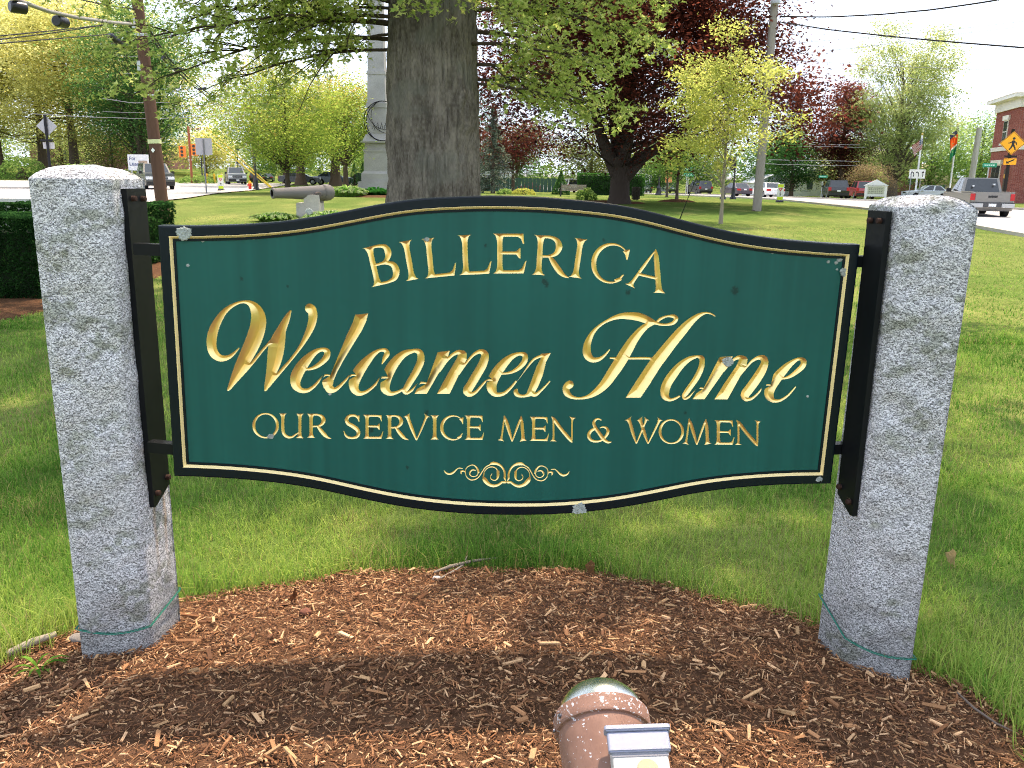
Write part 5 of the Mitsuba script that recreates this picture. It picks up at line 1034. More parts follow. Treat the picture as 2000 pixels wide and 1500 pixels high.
wire('black wire crossing the yellow oaks, middle of three', [(np.float64(-17.15), np.float64(30.0), np.float64(5.54)), (np.float64(-18.35), np.float64(36.0), np.float64(6.61)), (np.float64(-19.95), np.float64(44.0), np.float64(8.1)), (np.float64(-20.66), np.float64(50.0), np.float64(9.25))], 0.022, '2c2c30')
wire('black wire crossing the yellow oaks, lowest of three', [(np.float64(-17.16), np.float64(30.0), np.float64(5.43)), (np.float64(-18.37), np.float64(36.0), np.float64(6.4)), (np.float64(-19.75), np.float64(44.0), np.float64(7.71)), (np.float64(-21.15), np.float64(52.0), np.float64(9.13))], 0.022, '2c2c30')
wire('dark cable running from the leaning pole down to the right, upper one', [(np.float64(-10.49), np.float64(26.4), np.float64(5.4)), (np.float64(-12.87), np.float64(34.0), np.float64(5.52)), (np.float64(-15.86), np.float64(44.0), np.float64(5.88)), (np.float64(-19.52), np.float64(58.0), np.float64(6.18)), (np.float64(-24.56), np.float64(78.0), np.float64(6.65))], 0.03, '2c2c30')
wire('dark cable running from the leaning pole down to the right, lower one', [(np.float64(-10.53), np.float64(26.5), np.float64(5.25)), (np.float64(-12.88), np.float64(34.0), np.float64(5.4)), (np.float64(-15.88), np.float64(44.0), np.float64(5.69)), (np.float64(-19.54), np.float64(58.0), np.float64(5.93)), (np.float64(-25.21), np.float64(80.0), np.float64(6.52))], 0.03, '2c2c30')
wire('pale far wire crossing behind the leaning pole, highest', [(np.float64(-40.99), np.float64(95.0), np.float64(12.74)), (np.float64(-37.54), np.float64(95.0), np.float64(12.84))], 0.02, '8e8e94')
wire('pale far wire crossing behind the leaning pole, second', [(np.float64(-40.88), np.float64(95.0), np.float64(11.04)), (np.float64(-37.94), np.float64(95.0), np.float64(11.18))], 0.022, '8e8e94')
wire('pale far wire crossing behind the leaning pole, third', [(np.float64(-43.24), np.float64(95.0), np.float64(8.57)), (np.float64(-40.17), np.float64(95.0), np.float64(8.16)), (np.float64(-36.31), np.float64(95.0), np.float64(8.27))], 0.028, '8e8e94')
wire('pale far wire crossing behind the leaning pole, fourth', [(np.float64(-50.92), np.float64(95.0), np.float64(6.93)), (np.float64(-45.57), np.float64(95.0), np.float64(6.7)), (np.float64(-38.59), np.float64(95.0), np.float64(6.59)), (np.float64(-32.66), np.float64(95.0), np.float64(6.89))], 0.025, '8e8e94')
wire('pale far wire crossing behind the leaning pole, fifth', [(np.float64(-43.37), np.float64(95.0), np.float64(7.24)), (np.float64(-35.86), np.float64(95.0), np.float64(7.15))], 0.02, '8e8e94')
wire('black cable from the right utility pole to the top right corner, upper one', [(np.float64(12.16), np.float64(43.2), np.float64(8.86)), (np.float64(13.39), np.float64(40.0), np.float64(8.33)), (np.float64(14.4), np.float64(37.0), np.float64(7.95)), (np.float64(15.08), np.float64(34.0), np.float64(7.62)), (np.float64(15.66), np.float64(31.5), np.float64(7.43)), (np.float64(16.58), np.float64(29.0), np.float64(7.36))], 0.028, '2c2c30')
wire('black cable from the right utility pole to the right edge, lower one', [(np.float64(12.2), np.float64(43.2), np.float64(8.62)), (np.float64(13.44), np.float64(40.0), np.float64(7.82)), (np.float64(14.91), np.float64(37.0), np.float64(7.14)), (np.float64(15.97), np.float64(34.0), np.float64(6.53)), (np.float64(17.85), np.float64(31.0), np.float64(5.9))], 0.028, '2c2c30')
wire('thin grey wire over the elm, rising right', [(np.float64(17.26), np.float64(60.0), np.float64(10.02)), (np.float64(25.14), np.float64(66.0), np.float64(11.43)), (np.float64(32.77), np.float64(70.0), np.float64(12.62)), (np.float64(43.79), np.float64(76.0), np.float64(14.62))], 0.018, '77777c')
wire('thin grey wire over the elm, middle', [(np.float64(17.65), np.float64(60.0), np.float64(9.36)), (np.float64(25.21), np.float64(66.0), np.float64(10.81)), (np.float64(32.82), np.float64(70.0), np.float64(12.26)), (np.float64(43.85), np.float64(76.0), np.float64(14.23))], 0.018, '77777c')
wire('thin grey wire over the elm, falling right', [(np.float64(18.35), np.float64(60.0), np.float64(9.03)), (np.float64(25.35), np.float64(66.0), np.float64(9.5)), (np.float64(33.14), np.float64(70.0), np.float64(9.85)), (np.float64(44.47), np.float64(76.0), np.float64(10.44))], 0.018, '77777c')
wire('faint wire over the copper beech by the road', [(np.float64(22.22), np.float64(70.0), np.float64(9.91)), (np.float64(27.72), np.float64(72.0), np.float64(9.69)), (np.float64(35.2), np.float64(74.0), np.float64(9.11)), (np.float64(44.73), np.float64(76.0), np.float64(8.83))], 0.015, '8a8a90')
wire('dark wire dropping left from the right utility pole, upper one', [(np.float64(11.8), np.float64(43.2), np.float64(8.9)), (np.float64(12.92), np.float64(50.0), np.float64(8.88)), (np.float64(14.69), np.float64(60.0), np.float64(8.91))], 0.018, '2c2c30')
wire('dark wire dropping left from the right utility pole, lower one', [(np.float64(11.84), np.float64(43.2), np.float64(8.68)), (np.float64(12.7), np.float64(48.0), np.float64(8.91)), (np.float64(14.26), np.float64(56.0), np.float64(9.31))], 0.018, '2c2c30')
wire('low wire crossing the far copper beech, upper one', [(np.float64(30.77), np.float64(98.0), np.float64(5.18)), (np.float64(36.34), np.float64(98.0), np.float64(5.16)), (np.float64(37.45), np.float64(98.0), np.float64(5.17))], 0.02, '9a9aa0')
wire('low wire crossing the far copper beech, second', [(np.float64(30.79), np.float64(98.0), np.float64(4.91)), (np.float64(35.25), np.float64(98.0), np.float64(4.93)), (np.float64(38.04), np.float64(98.0), np.float64(4.91))], 0.02, '9a9aa0')
wire('low wire crossing the far copper beech, third', [(np.float64(27.57), np.float64(98.0), np.float64(3.46)), (np.float64(33.17), np.float64(98.0), np.float64(3.44)), (np.float64(37.64), np.float64(98.0), np.float64(3.45))], 0.022, '9a9aa0')
wire('low wire crossing the far copper beech, lowest', [(np.float64(27.33), np.float64(98.0), np.float64(3.03)), (np.float64(33.22), np.float64(98.0), np.float64(2.95)), (np.float64(37.69), np.float64(98.0), np.float64(2.96))], 0.022, '9a9aa0')
def clamp(label, c, L, d, r, col='1c1c20'):
    key = thing('cable_box', label, 'cable box'); c = np.array(c); d = nrm(d); s = nrm(np.cross(d, [0, 0, 1])); MB().lathe([(.001, -L / 2), (r * .8, -L / 2), (r, -L * .42), (r, L * .42), (r * .8, L / 2), (.001, L / 2)], C(col), frame(c, s, np.cross(d, s), d), 12).put(key, 'paint')
clamp('black cable splice hanging on the thick cable at the top left corner', [np.float64(-9.45), np.float64(17.6), np.float64(4.51)], 0.3, [np.float64(0.09), np.float64(0.1), np.float64(0.0)], 0.11)
clamp('grey box hanging under the thick cable left of the leaning pole', [np.float64(-9.85), np.float64(20.0), np.float64(4.63)], 0.36, [np.float64(0.03), np.float64(0.4), np.float64(0.01)], 0.12)
clamp('black cable closure left of the leaning pole', [np.float64(-11.24), np.float64(26.0), np.float64(5.03)], 0.62, [np.float64(0.13), np.float64(0.2), np.float64(-0.13)], 0.09)
clamp('dark clamp on the cables right of the leaning pole, uppermost', [np.float64(-13.05), np.float64(34.0), np.float64(5.5)], 0.4, [np.float64(-0.03), np.float64(0.5), np.float64(-0.14)], 0.07)
clamp('dark clamp on the cables right of the leaning pole, middle', [np.float64(-15.49), np.float64(42.0), np.float64(5.99)], 0.42, [np.float64(0.31), np.float64(0.0), np.float64(0.03)], 0.09)
clamp('dark clamp on the cables right of the leaning pole, lowest', [np.float64(-18.61), np.float64(54.0), np.float64(6.2)], 0.5, [np.float64(0.4), np.float64(0.0), np.float64(0.06)], 0.07)
rp = pole('utility_pole', 'tall grey wooden utility pole right of the young tree', [11.78, 43.1, -.2], [11.93, 43.35, 12.4], .215, .16, '8a847a')
MB().lathe([(.001, 0), (.21, 0), (.22, .03), (.22, .78), (.16, .84), (.001, .85)], C('a9adb2'), place(11.83, 42.92, 9.35)).put(rp + '__transformer', 'paint')
v, f, c = MB().tube([[11.7, 43.0, .02], [11.3, 42.9, -.05]], [.05, .03], C('4a4238'), 6).arrays(); scene[rp + '__root_stub'] = mikit.ply((v, f), 'matte', color=c)
fp_ = pole('utility_pole', 'far weathered grey pole left of the brick building', [51.0, 100, -.7], [51.3, 100.2, 7.3], .34, .30, 'a6a29a')
for yy, (bx0, by0, tx, ty, tz), lab in ((0, (-22.0, 80, -28.4, 80.5, 5.0), 'yellow plastic guy wire guard, left of the pair'), (1, (-21.9, 80, -28.0, 80.4, 5.6), 'yellow plastic guy wire guard, right of the pair')):
    key = thing('guy_guard', lab, 'guy wire guard'); v, f, c = MB().tube([[bx0, by0, 0.05], [bx0 + (tx - bx0) * .93, ty, tz * .93]], .055, C('e0c030'), 8).arrays(); scene[key + '__sleeve'] = mikit.ply((v, f), 'paint', smooth=True, color=c)
    v, f, c = MB().tube([[bx0 + .02, by0 - .0, -.1], [bx0 + (tx - bx0), ty, tz], [bx0 + (tx - bx0) * 1.2, ty, tz * 1.2]], .02, C('6a6a6c'), 5).arrays(); scene[key + '__cable'] = mikit.ply((v, f), 'metal', smooth=True, color=c)
key = thing('stake_wire', 'black tensioning strap staying the young tree', 'strap'); v, f, c = MB().tube([[6.05, 32.5, -.05], [6.25, 32.2, .75], [6.5, 31.9, 1.6], [7.1, 30.95, 3.0]], [.022, .014, .010, .006], C('20251e'), 6).arrays(); scene[key] = mikit.ply((v, f), 'matte', smooth=True, color=c)

def panel(c, w, h, yawdeg, col, t=.01, diamond=False, M=None):
    """A sheet metal sign facing local -y, its polygon in local xz."""
    g = Polygon([(0, -w / 2 * 1.414), (w / 2 * 1.414, 0), (0, w / 2 * 1.414), (-w / 2 * 1.414, 0)]).buffer(-.04).buffer(.04) if h == 0 else shapely.box(-w / 2, -h / 2, w / 2, h / 2).buffer(-.03).buffer(.03)
    a = math.radians(yawdeg); M = frame(np.array(c), [math.cos(a), math.sin(a), 0], [0, 0, 1], [math.sin(a), -math.cos(a), 0]); return g, M
def signpost(name, label, x, y, H, r, col, cat='sign', z=None, mat='matte'):
    key = thing(name, label, cat); g = float(G(x, y)); v, f, c = MB().tube([[x, y, g - .2], [x, y, g + H]], r, C(col), 8).arrays(); scene[key + '__post'] = mikit.ply((v, f), mat, smooth=True, color=c); return key, g
# diamond warning sign seen from behind
k, g = signpost('warning_sign', 'diamond road sign seen from its grey back, on a dark post', -25.95, 49.8, 4.35, .075, '26262a')
q, M = panel((-25.95, 49.92, 3.75), .76, 0, 14, ''); MB().prism(q, -.006, .006, C('a9a6ab'), M).put(k + '__plate', 'metal')
q, M = panel((-25.95, 49.92, 2.72), .58, .36, 14, ''); MB().prism(q, -.006, .006, C('b9b6ba'), M).put(k + '__small_plate', 'paint'); MB().box((-26.28, 49.7, 2.93), (-25.62, 49.78, 3.05), C('242428')).put(k + '__bracket', 'matte')
# square sign back
k, g = signpost('road_sign', 'square road sign seen from its grey back, on a grey post', -19.6, 56.4, 3.4, .045, '77777c')
q, M = panel((-19.6, 56.47, 2.95), 1.0, 1.02, 10, ''); MB().prism(q, -.006, .006, C('a3a0a6'), M).put(k + '__plate', 'paint')
# in-road pedestrian signs
def man(s=1.0):
    """A walking figure as a polygon about one unit tall."""
    st = [[(.02, .62, .10), (.0, .40, .09)], [(.0, .42, .075), (.13, .20, .055), (.20, .02, .045)], [(.0, .42, .075), (-.08, .20, .055), (-.20, .02, .045)], [(.03, .66, .05), (.20, .52, .04), (.24, .38, .035)], [(.0, .66, .05), (-.17, .54, .04), (-.30, .50, .035)]]
    return shapely.affinity.scale(unary_union([stroke_poly(np.array(q), .02) for q in st] + [Point(.03, .85).buffer(.095)]), s, s, origin=(0, 0))
def pedsign(label, x, y, yaw):
    key = thing('crossing_paddle', label, 'crossing sign', None); g = float(G(x, y)); c = np.array([x, y, g]); q, M = panel(c + [0, 0, .66], .42, 1.08, yaw, '')
    MB().prism(q, -.012, .012, C('d8dad6'), M).put(key + '__board', 'paint')
    yl = C('c8e01e'); MB().prism(shapely.box(-.18, .30, .18, .51), .013, .016, yl, M).put(key + '__top_panel', 'paint'); MB().prism(shapely.box(-.18, -.51, .18, -.30), .013, .016, yl, M).put(key + '__foot_panel', 'paint')
    tri = Polygon([(-.14, .26), (.14, .26), (0, .03)]); MB().prism(tri.difference(tri.buffer(-.045)), .013, .016, C('c23a34'), M).put(key + '__yield_triangle', 'paint')
    MB().prism(shapely.affinity.translate(man(.24), 0, -.25), .013, .016, C('1a1a1a'), M).put(key + '__walker', 'paint')
    MB().hexa(rbox(x - .24, y - .2, g - .02, x + .24, y + .2, g + .13, .05, .05), C('3a3a3c')).put(key + '__base', 'matte')
pedsign('yellow and white crossing paddle standing in the left road', -21.9, 66.2, 14); pedsign('yellow and white crossing paddle standing in the right road', 17.6, 59.0, -14)
for k in range(2): labels['crossing_paddle' + ('', '_001')[k]]['group'] = 'pedestrian crossing paddles'
# hydrant
k = thing('fire_hydrant', 'red fire hydrant with yellow bonnet beside the left road', 'hydrant'); hx_, hy_ = -21.4, 71.8; M = place(hx_, hy_, 0)
MB().lathe([(.17, -.05), (.17, .05), (.12, .06), (.115, .42), (.15, .43), (.15, .48)], C('c8281c'), M, 16).put(k + '__barrel', 'paint'); MB().lathe([(.145, .48), (.13, .58), (.07, .66), (.03, .68), (.03, .74), (.001, .74)], C('d9a01c'), M, 16, False).put(k + '__bonnet', 'paint')
for a in (-90, 0, 180): M2 = frame([hx_, hy_, .36], [0, 0, 1], np.cross([math.cos(math.radians(a)), math.sin(math.radians(a)), 0], [0, 0, 1]), [math.cos(math.radians(a)), math.sin(math.radians(a)), 0]); MB().lathe([(.06, .1), (.06, .19), (.045, .21), (.001, .21)], C('c8281c') if a else C('d9a01c'), M2, 12).put(k + '__outlet', 'paint')
def lamp_post(label, x, y, H, head=True, s=1.0, cat='lamp post'):
    k = thing('lamp_post', label, cat); M = place(x, y, float(G(x, y))); B = C('1e1e22')
    MB().lathe([(.26 * s, -.05), (.26 * s, .12), (.17 * s, .2), (.15 * s, .7), (.19 * s, .76), (.10 * s, .9), (.075 * s, 1.1), (.055 * s, H)], B, M, 14, False).put(k + '__post', 'paint')
    if head: MB().lathe([(.08, H), (.20, H + .10), (.23, H + .45), (.10, H + .62), (.02, H + .75), (.001, H + .8)], C('3a3a3e'), M, 12, False).put(k + '__lantern', 'paint')
    return k
lamp_post('black lamp post with ornate foot beside the fire hydrant', -20.55, 70.6, 3.9); lamp_post('black lamp post far along the left road, nearer of two', -36.5, 104, 4.0); lamp_post('black lamp post far along the left road, farther of two', -36.0, 116, 4.0)
# black signal post on the right, with its signal heads edge on
k = lamp_post('black traffic signal post at the edge of the right lawn', 16.2, 66.0, 3.3, False, .9, 'traffic signal')
for z0, dx in ((2.1, -.12), (2.55, -.32)): 
    g = float(G(16.2, 66)); MB().box((16.2 + dx - .26, 65.75, g + z0), (16.2 + dx + .02, 66.05, g + z0 + .42 + .5 * (dx > -.2)), C('1b1b1e')).put(k + '__signal_head', 'paint')
lamp_post('short black lamp post hidden in part by the young tree stem', 15.1, 64.5, .9, False, .9)
lamp_post('dark lamp post with blue banner left of the orange roadworks sign', 15.5, 96, 3.1, False, 1.4)
# traffic signal, orange heads on a rusty mast
k, g = signpost('traffic_signal', 'orange traffic signals on a rusty red mast behind the grey car', -35.2, 97, 6.0, .13, '9a5a44', 'traffic signal')
for dx, dz in ((-1.05, 2.75), (.25, 2.95)):
    x0 = -35.2 + dx; MB().box((x0, 96.6, dz), (x0 + .62, 97.0, dz + 1.2), C('e07818')).put(k + '__signal_head', 'paint')
    for m_ in range(3): MB().lathe([(.001, .05), (.14, .05), (.15, .0)], C('2c2622'), frame([x0 + .31, 96.6, dz + .22 + .38 * m_], [1, 0, 0], [0, 0, 1], [0, -1, 0]), 12).put(k + '__lens', 'paint')
MB().tube([[-35.2, 97, 5.7], [-33.8, 97, 5.75]], .05, C('9a5a44'), 6).put(k + '__arm', 'matte')
for m_ in range(3): 
    kk = thing('bollard', f'yellow bollard of the junction corner, {("left", "middle", "right")[m_]} one of three', 'bollard', 'yellow bollards'); MB().lathe([(.1, -.05), (.1, 1.0), (.06, 1.08), (.001, 1.09)], C('e3b21e'), place(-34.1 + .75 * m_, 98.6 + .2 * m_, 0), 10).put(kk, 'paint')
# estate sign
k = thing('lease_sign', 'white lease board half hidden behind the leaning pole', 'sign'); q, M = panel((-41.3, 98, 2.15), 2.3, 1.7, 0, ''); MB().prism(q, -.03, .03, C('d4d4d6'), M).put(k + '__board', 'paint'); labels[k]['label'] = 'white lease board behind the bonnet of the grey car'
for t_, dx, dz in (('For', -1.0, .25), ('Lease', -1.0, -.35)):
    m = meshkit.text_mesh(t_, .34, .02, True); v = xf(M, np.array(m.vertices) + [dx, dz, .031]); scene[fresh(k + '__lettering')] = mikit.ply((v, np.array(m.faces)), 'paint', color=np.tile(C('3a4a7a'), (len(v), 1)))
MB().prism(shapely.box(.0, -.45, 1.0, .2), .031, .034, C('a08a78'), M).put(k + '__picture_panel', 'paint'); MB().box((-42.2, 98.05, -.1), (-42.1, 98.15, 1.4), C('c8c8c8')).put(k + '__leg', 'matte'); MB().box((-40.5, 98.05, -.1), (-40.4, 98.15, 1.4), C('c8c8c8')).put(k + '__leg', 'matte')
# pedestrian crossing sign, right
k, g = signpost('crossing_sign', 'amber diamond walker sign with arrow plate before the brick building', 25.6, 46.6, 4.2, .085, '2b2724')
q, M = panel((25.6, 46.48, 3.5), .84, 0, -26, ''); AM = C('f0a80c'); MB().prism(q, -.006, .006, AM, M).put(k + '__plate', 'paint'); MB().prism(q.buffer(-.02).difference(q.buffer(-.038)), .007, .009, C('15120c'), M).put(k + '__border', 'paint')
MB().prism(shapely.affinity.translate(man(.66), .02, -.33), .007, .010, C('15120c'), M).put(k + '__walker', 'paint')
q, M = panel((25.6, 46.48, 2.58), .58, .32, -26, ''); MB().prism(q, -.006, .006, AM, M).put(k + '__arrow_plate', 'paint')
arrow = unary_union([Polygon([(-.17, -.10), (-.02, -.10), (-.17, .05)]), stroke_poly(np.array([(-.10, -.04, .032), (.16, .09, .032)]), .02)]); MB().prism(arrow, .007, .010, C('15120c'), M).put(k + '__arrow', 'paint')
MB().box((25.3, 46.44, 2.80), (25.9, 46.54, 2.88), C('2b2724')).put(k + '__bracket', 'matte')
# lane use sign
k, g = signpost('lane_sign', 'white lane sign with three black arrows in front of the parked cars', 28.6, 64.6, 2.05, .035, '8a8c90')
MB().tube([[29.35, 64.7, -.1], [29.35, 64.7, 2.05]], .03, C('8a8c90'), 6).put(k + '__post', 'matte')
q, M = panel((28.98, 64.5, 2.0), 1.06, .64, -20, ''); MB().prism(q, -.006, .006, C('dadada'), M).put(k + '__plate', 'paint')
bent = lambda x: unary_union([stroke_poly(np.array([(x + .07, -.18, .028), (x + .07, .02, .028), (x + .02, .10, .028), (x - .04, .11, .028)]), .02), Polygon([(x - .13, .11), (x - .03, .02), (x - .03, .20)])])
for m_, sh in enumerate((bent(-.30), bent(.02), unary_union([stroke_poly(np.array([(.37, -.18, .028), (.37, .08, .028)]), .02), Polygon([(.27, .07), (.47, .07), (.37, .22)])]))): MB().prism(sh, .007, .010, C('202022'), M).put(k + '__arrow', 'paint')
# street name signs
def street(label, x, y, z, w, h, yaw, H, r=.04):
    k, g = signpost('street_sign', label, x, y, H, r, 'b0b2b4'); q, M = panel((x, y - .08, z), w, h, yaw, ''); MB().prism(q, -.005, .005, C('1f8a68'), M).put(k + '__plate', 'paint')
    for m_ in range(5): MB().prism(shapely.box(-w * .38 + m_ * w * .155, -h * .18, -w * .38 + m_ * w * .155 + w * .11, h * .18), .006, .008, C('b8e0d0'), M).put(k + '__lettering', 'paint')
street('green street name sign left of the brick building', 31.9, 60.4, 2.62, .85, .27, -22, 2.5); street('green street name sign behind the white sedan', 30.3, 88, 1.75, .9, .25, 5, 1.65); street('green road sign beyond the young tree, upper of the pair', 19.2, 100, 2.35, 1.15, .42, 0, 2.3); street('green road sign beyond the young tree, lower of the pair', 19.3, 99.6, 1.75, 1.1, .35, 0, 1.8)
k, g = signpost('roadworks_sign', 'orange roadworks board beyond the small tree', 17.0, 99, 2.0, .05, '8a8a8a'); q, M = panel((17.0, 98.9, 1.45), .75, 1.15, 0, ''); MB().prism(q, -.01, .01, C('c9824a'), M).put(k + '__plate', 'paint')
k = thing('litter_bin', 'dark tapered litter bin right of the copper beech trunk', 'bin'); M = place(8.15, 59.9, 0); MB().lathe([(.20, 0), (.27, .76), (.29, .78), (.29, .84), (.27, .84), (.25, .5)], C('3a3634'), M, 20).put(k + '__body', 'matte'); 
for a in range(0, 360, 24): MB().box((.262, -.02, .04), (.28, .02, .76), C('2c2826'), M @ place(0, 0, 0, a)).put(k + '__slat', 'matte')
# bench: two cast ends and wooden slats
k = thing('park_bench', 'wooden slatted park bench left of the copper beech trunk', 'bench'); bx_, by_ = 4.3, 65.3; Mb = place(bx_, by_, float(G(bx_, by_)), 2)
for m_ in range(4): MB().box((-.92, -.06 - .012 * m_, .50 + .095 * m_), (.92, -.03 - .012 * m_, .58 + .095 * m_), C('9a9086'), Mb).put(k + '__back_slat', 'matte')
for m_ in range(4): MB().box((-.92, .03 + .11 * m_, .425), (.92, .12 + .11 * m_, .455), C('948a80'), Mb).put(k + '__seat_slat', 'matte')
for s in (-1, 1): 
    x_ = .93 * s; mb = MB().tube(xf(Mb, [[x_, -.12, 0], [x_, -.02, .42], [x_, -.10, .90]]), .028, C('24242a'), 6).tube(xf(Mb, [[x_, .46, 0], [x_, .42, .44], [x_, .42, .63], [x_, -.04, .65]]), .026, C('24242a'), 6).tube(xf(Mb, [[x_, .0, .42], [x_, .46, .42]]), .022, C('24242a'), 6); v, f, c = mb.arrays(); scene[fresh(k + '__iron_end')] = mikit.ply((v, f), 'paint', smooth=True, color=c)
# granite block by the hedge
k = thing('stone_wall', 'low grey granite wall behind the yew hedge at the left edge', 'wall'); mb = MB()
for m_ in range(3):
    x0 = -18.6 + 2.35 * m_; MB().hexa(rbox(x0, 22.6, -.1, x0 + 2.34, 23.2, .70, .015, .03), C('9c9a9a')).put(k + '__block', 'matte'); MB().hexa(rbox(x0 - .02, 22.5, .70, x0 + 2.35, 23.3, .79, .01, .02), C('a8a6a4')).put(k + '__cap_stone', 'matte')
# church notice board
k = thing('notice_board', 'white gabled notice board beside the red car', 'sign'); nx_, ny_ = 31.0, 76.5; g = float(G(nx_, ny_)); M = place(nx_, ny_, g, -16)
for s in (-1, 1): MB().box((s * .80 - .09, -.09, -.1), (s * .80 + .09, .09, 1.25), C('dcdad8'), M).put(k + '__post', 'paint')
MB().prism(Polygon([(-1.0, 1.22), (1.0, 1.22), (0, 1.72)]), -.16, .16, C('d6d6da'), M @ np.array([[1, 0, 0, 0], [0, 0, -1, 0], [0, 1, 0, 0], [0, 0, 0, 1.0]])).put(k + '__gable', 'paint')
MB().box((-.75, -.05, .30), (.75, .05, 1.2), C('cfcfcb'), M).put(k + '__panel', 'paint'); MB().box((-.66, -.058, .50), (.66, -.05, 1.1), C('aeb09c'), M).put(k + '__letter_board', 'paint')
for r_ in range(4):
    for m_ in range(7): MB().box((-.58 + .165 * m_, -.062, .56 + .14 * r_), (-.58 + .165 * m_ + .11, -.058, .61 + .14 * r_), C('5c5e54'), M).put(k + '__line_of_letters', 'paint')
# flags
def flag(label, x, y, H, cells, w, h, droop, seed):
    k, g = signpost('flagpole', label, x, y, H, .10, 'dcdcdc', 'flagpole', mat='paint'); n, m = 22, 26; V, F, Cc = [], [], []
    t, s_ = np.meshgrid(np.linspace(0, 1, n), np.linspace(0, 1, m), indexing='ij')
    X = x + .1 + w * t * .55 * (1 - .25 * s_) * (1 if droop > 0 else -1); Z = g + H - .25 - h * s_ - abs(droop) * t ** 1.2 * h; Y = y - .1 + .22 * np.sin(7 * t + 3 * s_ + seed) * t
    v = np.stack([X, Y, Z], -1).reshape(-1, 3); i, j = np.meshgrid(np.arange(n - 1), np.arange(m - 1), indexing='ij')
    for a, b in zip(i.ravel(), j.ravel()):
        q = [a * m + b, a * m + b + 1, (a + 1) * m + b + 1, (a + 1) * m + b]; col = cells((a + .5) / (n - 1), (b + .5) / (m - 1)); V.append(v[q]); Cc.append(np.tile(C(col), (4, 1)))
    V, Cc = np.vstack(V), np.vstack(Cc); scene[k + '__flag'] = mikit.ply((V, np.arange(len(V)).reshape(-1, 4)), 'leaf', color=Cc); MB().lathe([(.001, H + .26), (.13, H + .15), (.13, H + .1), (.001, H)], C('c8b060'), place(x, y, g), 10, False).put(k + '__finial', 'paint')
flag('white flagpole with the drooping stars and stripes', 42.9, 95.4, 6.6, lambda t, s: ('2c3a6e' if (int(t * 11) + int(s * 11)) % 2 or t > .38 else 'c9cbd8') if t < .4 and s < .54 else ('b0303c' if int(s * 13) % 2 == 0 else 'e6e2e0'), 1.9, 1.1, -.8, 1)
flag('white flagpole with green, white and orange flag near the brick building', 49.5, 101.5, 8.1, lambda t, s: '3a3c58' if s < .22 else 'e05a28' if s < .62 else ('d9dcd0' if s < .70 else '2f7a54'), 1.6, 2.9, -.3, 2)

# ---------------------------------------------------------------- buildings
b = thing('brick_building', 'two storey red brick building with pale trim at the right edge', 'building'); c0, c1 = np.array([39.65, 75.0]), np.array([37.75, 68.0]); g0 = float(G(40, 71)) - .3
d = (c0 - c1) / np.linalg.norm(c0 - c1); pr = np.array([d[1], -d[0]]); L1, L2 = np.linalg.norm(c0 - c1), 17.0
Mf = frame(np.r_[c1, g0], np.r_[d, 0], np.r_[pr, 0] * 1.0, [0, 0, 1])          # x along the left front, y into the house
EH = 8.05 - g0 - .3
mb = MB().box((0, 0, -.3), (L1, L2, EH), (.3, .1, .1), Mf); v, f, c = mb.arrays(); scene[b + '__wall'] = mikit.ply((v, f[:, ::-1]), 'brick')
PT = C('cfc8bc')
def bpart(name, lo, hi, col, mat='paint'): return MB().box(lo, hi, col, Mf).put(b + '__' + name, mat)
bpart('belt_course', (-.06, -.08, EH * .53), (L1 + .06, L2 + .06, EH * .53 + .32), PT); bpart('cornice', (-.15, -.15, EH - .75), (L1 + .15, L2 + .15, EH - .05), PT); bpart('eaves', (-.7, -.7, EH - .05), (L1 + .7, L2 + .7, EH + .22), C('d4cfc6'))
rf = MB().poly(xf(Mf, [[-.75, -.75, EH + .22], [L1 + .75, -.75, EH + .22], [L1 + .75, L2 + .75, EH + .22], [-.75, L2 + .75, EH + .22], [L1 / 2, L1 / 2, EH + 2.2], [L1 / 2, L2 - L1 / 2, EH + 2.2]]), [[1, 0, 4], [2, 1, 4, 5], [3, 2, 5], [0, 3, 5, 4], [0, 1, 2, 3]], C('a8a6a4')); rf.put(b + '__roof', 'matte')
def bwin(x, z, w, h, n=1):
    wk = bpart('window', (x - w / 2, -.07, z), (x + w / 2, .0 - .004, z + h), PT)
    for m_ in range(n):
        ww = (w - .12) / n; xa = x - w / 2 + .06 + m_ * ww + .04; MB().box((xa, -.085, z + .08), (xa + ww - .08, -.072, z + h - .08), C('3a4148'), Mf).put(wk + '__pane', 'window_glass') if False else None
        vv, ff, cc_ = MB().box((xa, -.085, z + .10), (xa + ww - .08, -.072, z + h - .08), C('3a4148'), Mf).arrays(); scene[fresh(wk + '__pane')] = mikit.ply((vv, ff), 'window_glass'); MB().box((xa, -.10, z + h * .48), (xa + ww - .08, -.086, z + h * .52), PT, Mf).put(wk + '__rail', 'paint')
    MB().box((x - w / 2 - .25, -.16, z + h), (x + w / 2 + .25, -.004, z + h + .36), PT, Mf).put(wk + '__lintel', 'paint'); MB().box((x - w / 2 - .15, -.18, z - .15), (x + w / 2 + .15, -.004, z), PT, Mf).put(wk + '__sill', 'paint')
bwin(L1 * .50, EH * .60, 1.25, 1.75, 1); bwin(L1 * .66, .75, 2.7, 2.5, 2)
dr_ = bpart('door', (.9, -.09, .2), (2.0, -.004, 2.9), C('4a3a34')); MB().box((1.0, -.12, 2.2), (1.9, -.095, 2.5), C('c08a3a'), Mf).put(dr_ + '__plaque', 'paint')
wk2 = MB().box((.0 - .004, 2.5, .8), (-.07, 4.1, 3.1), PT, Mf).put(b + '__window', 'paint')
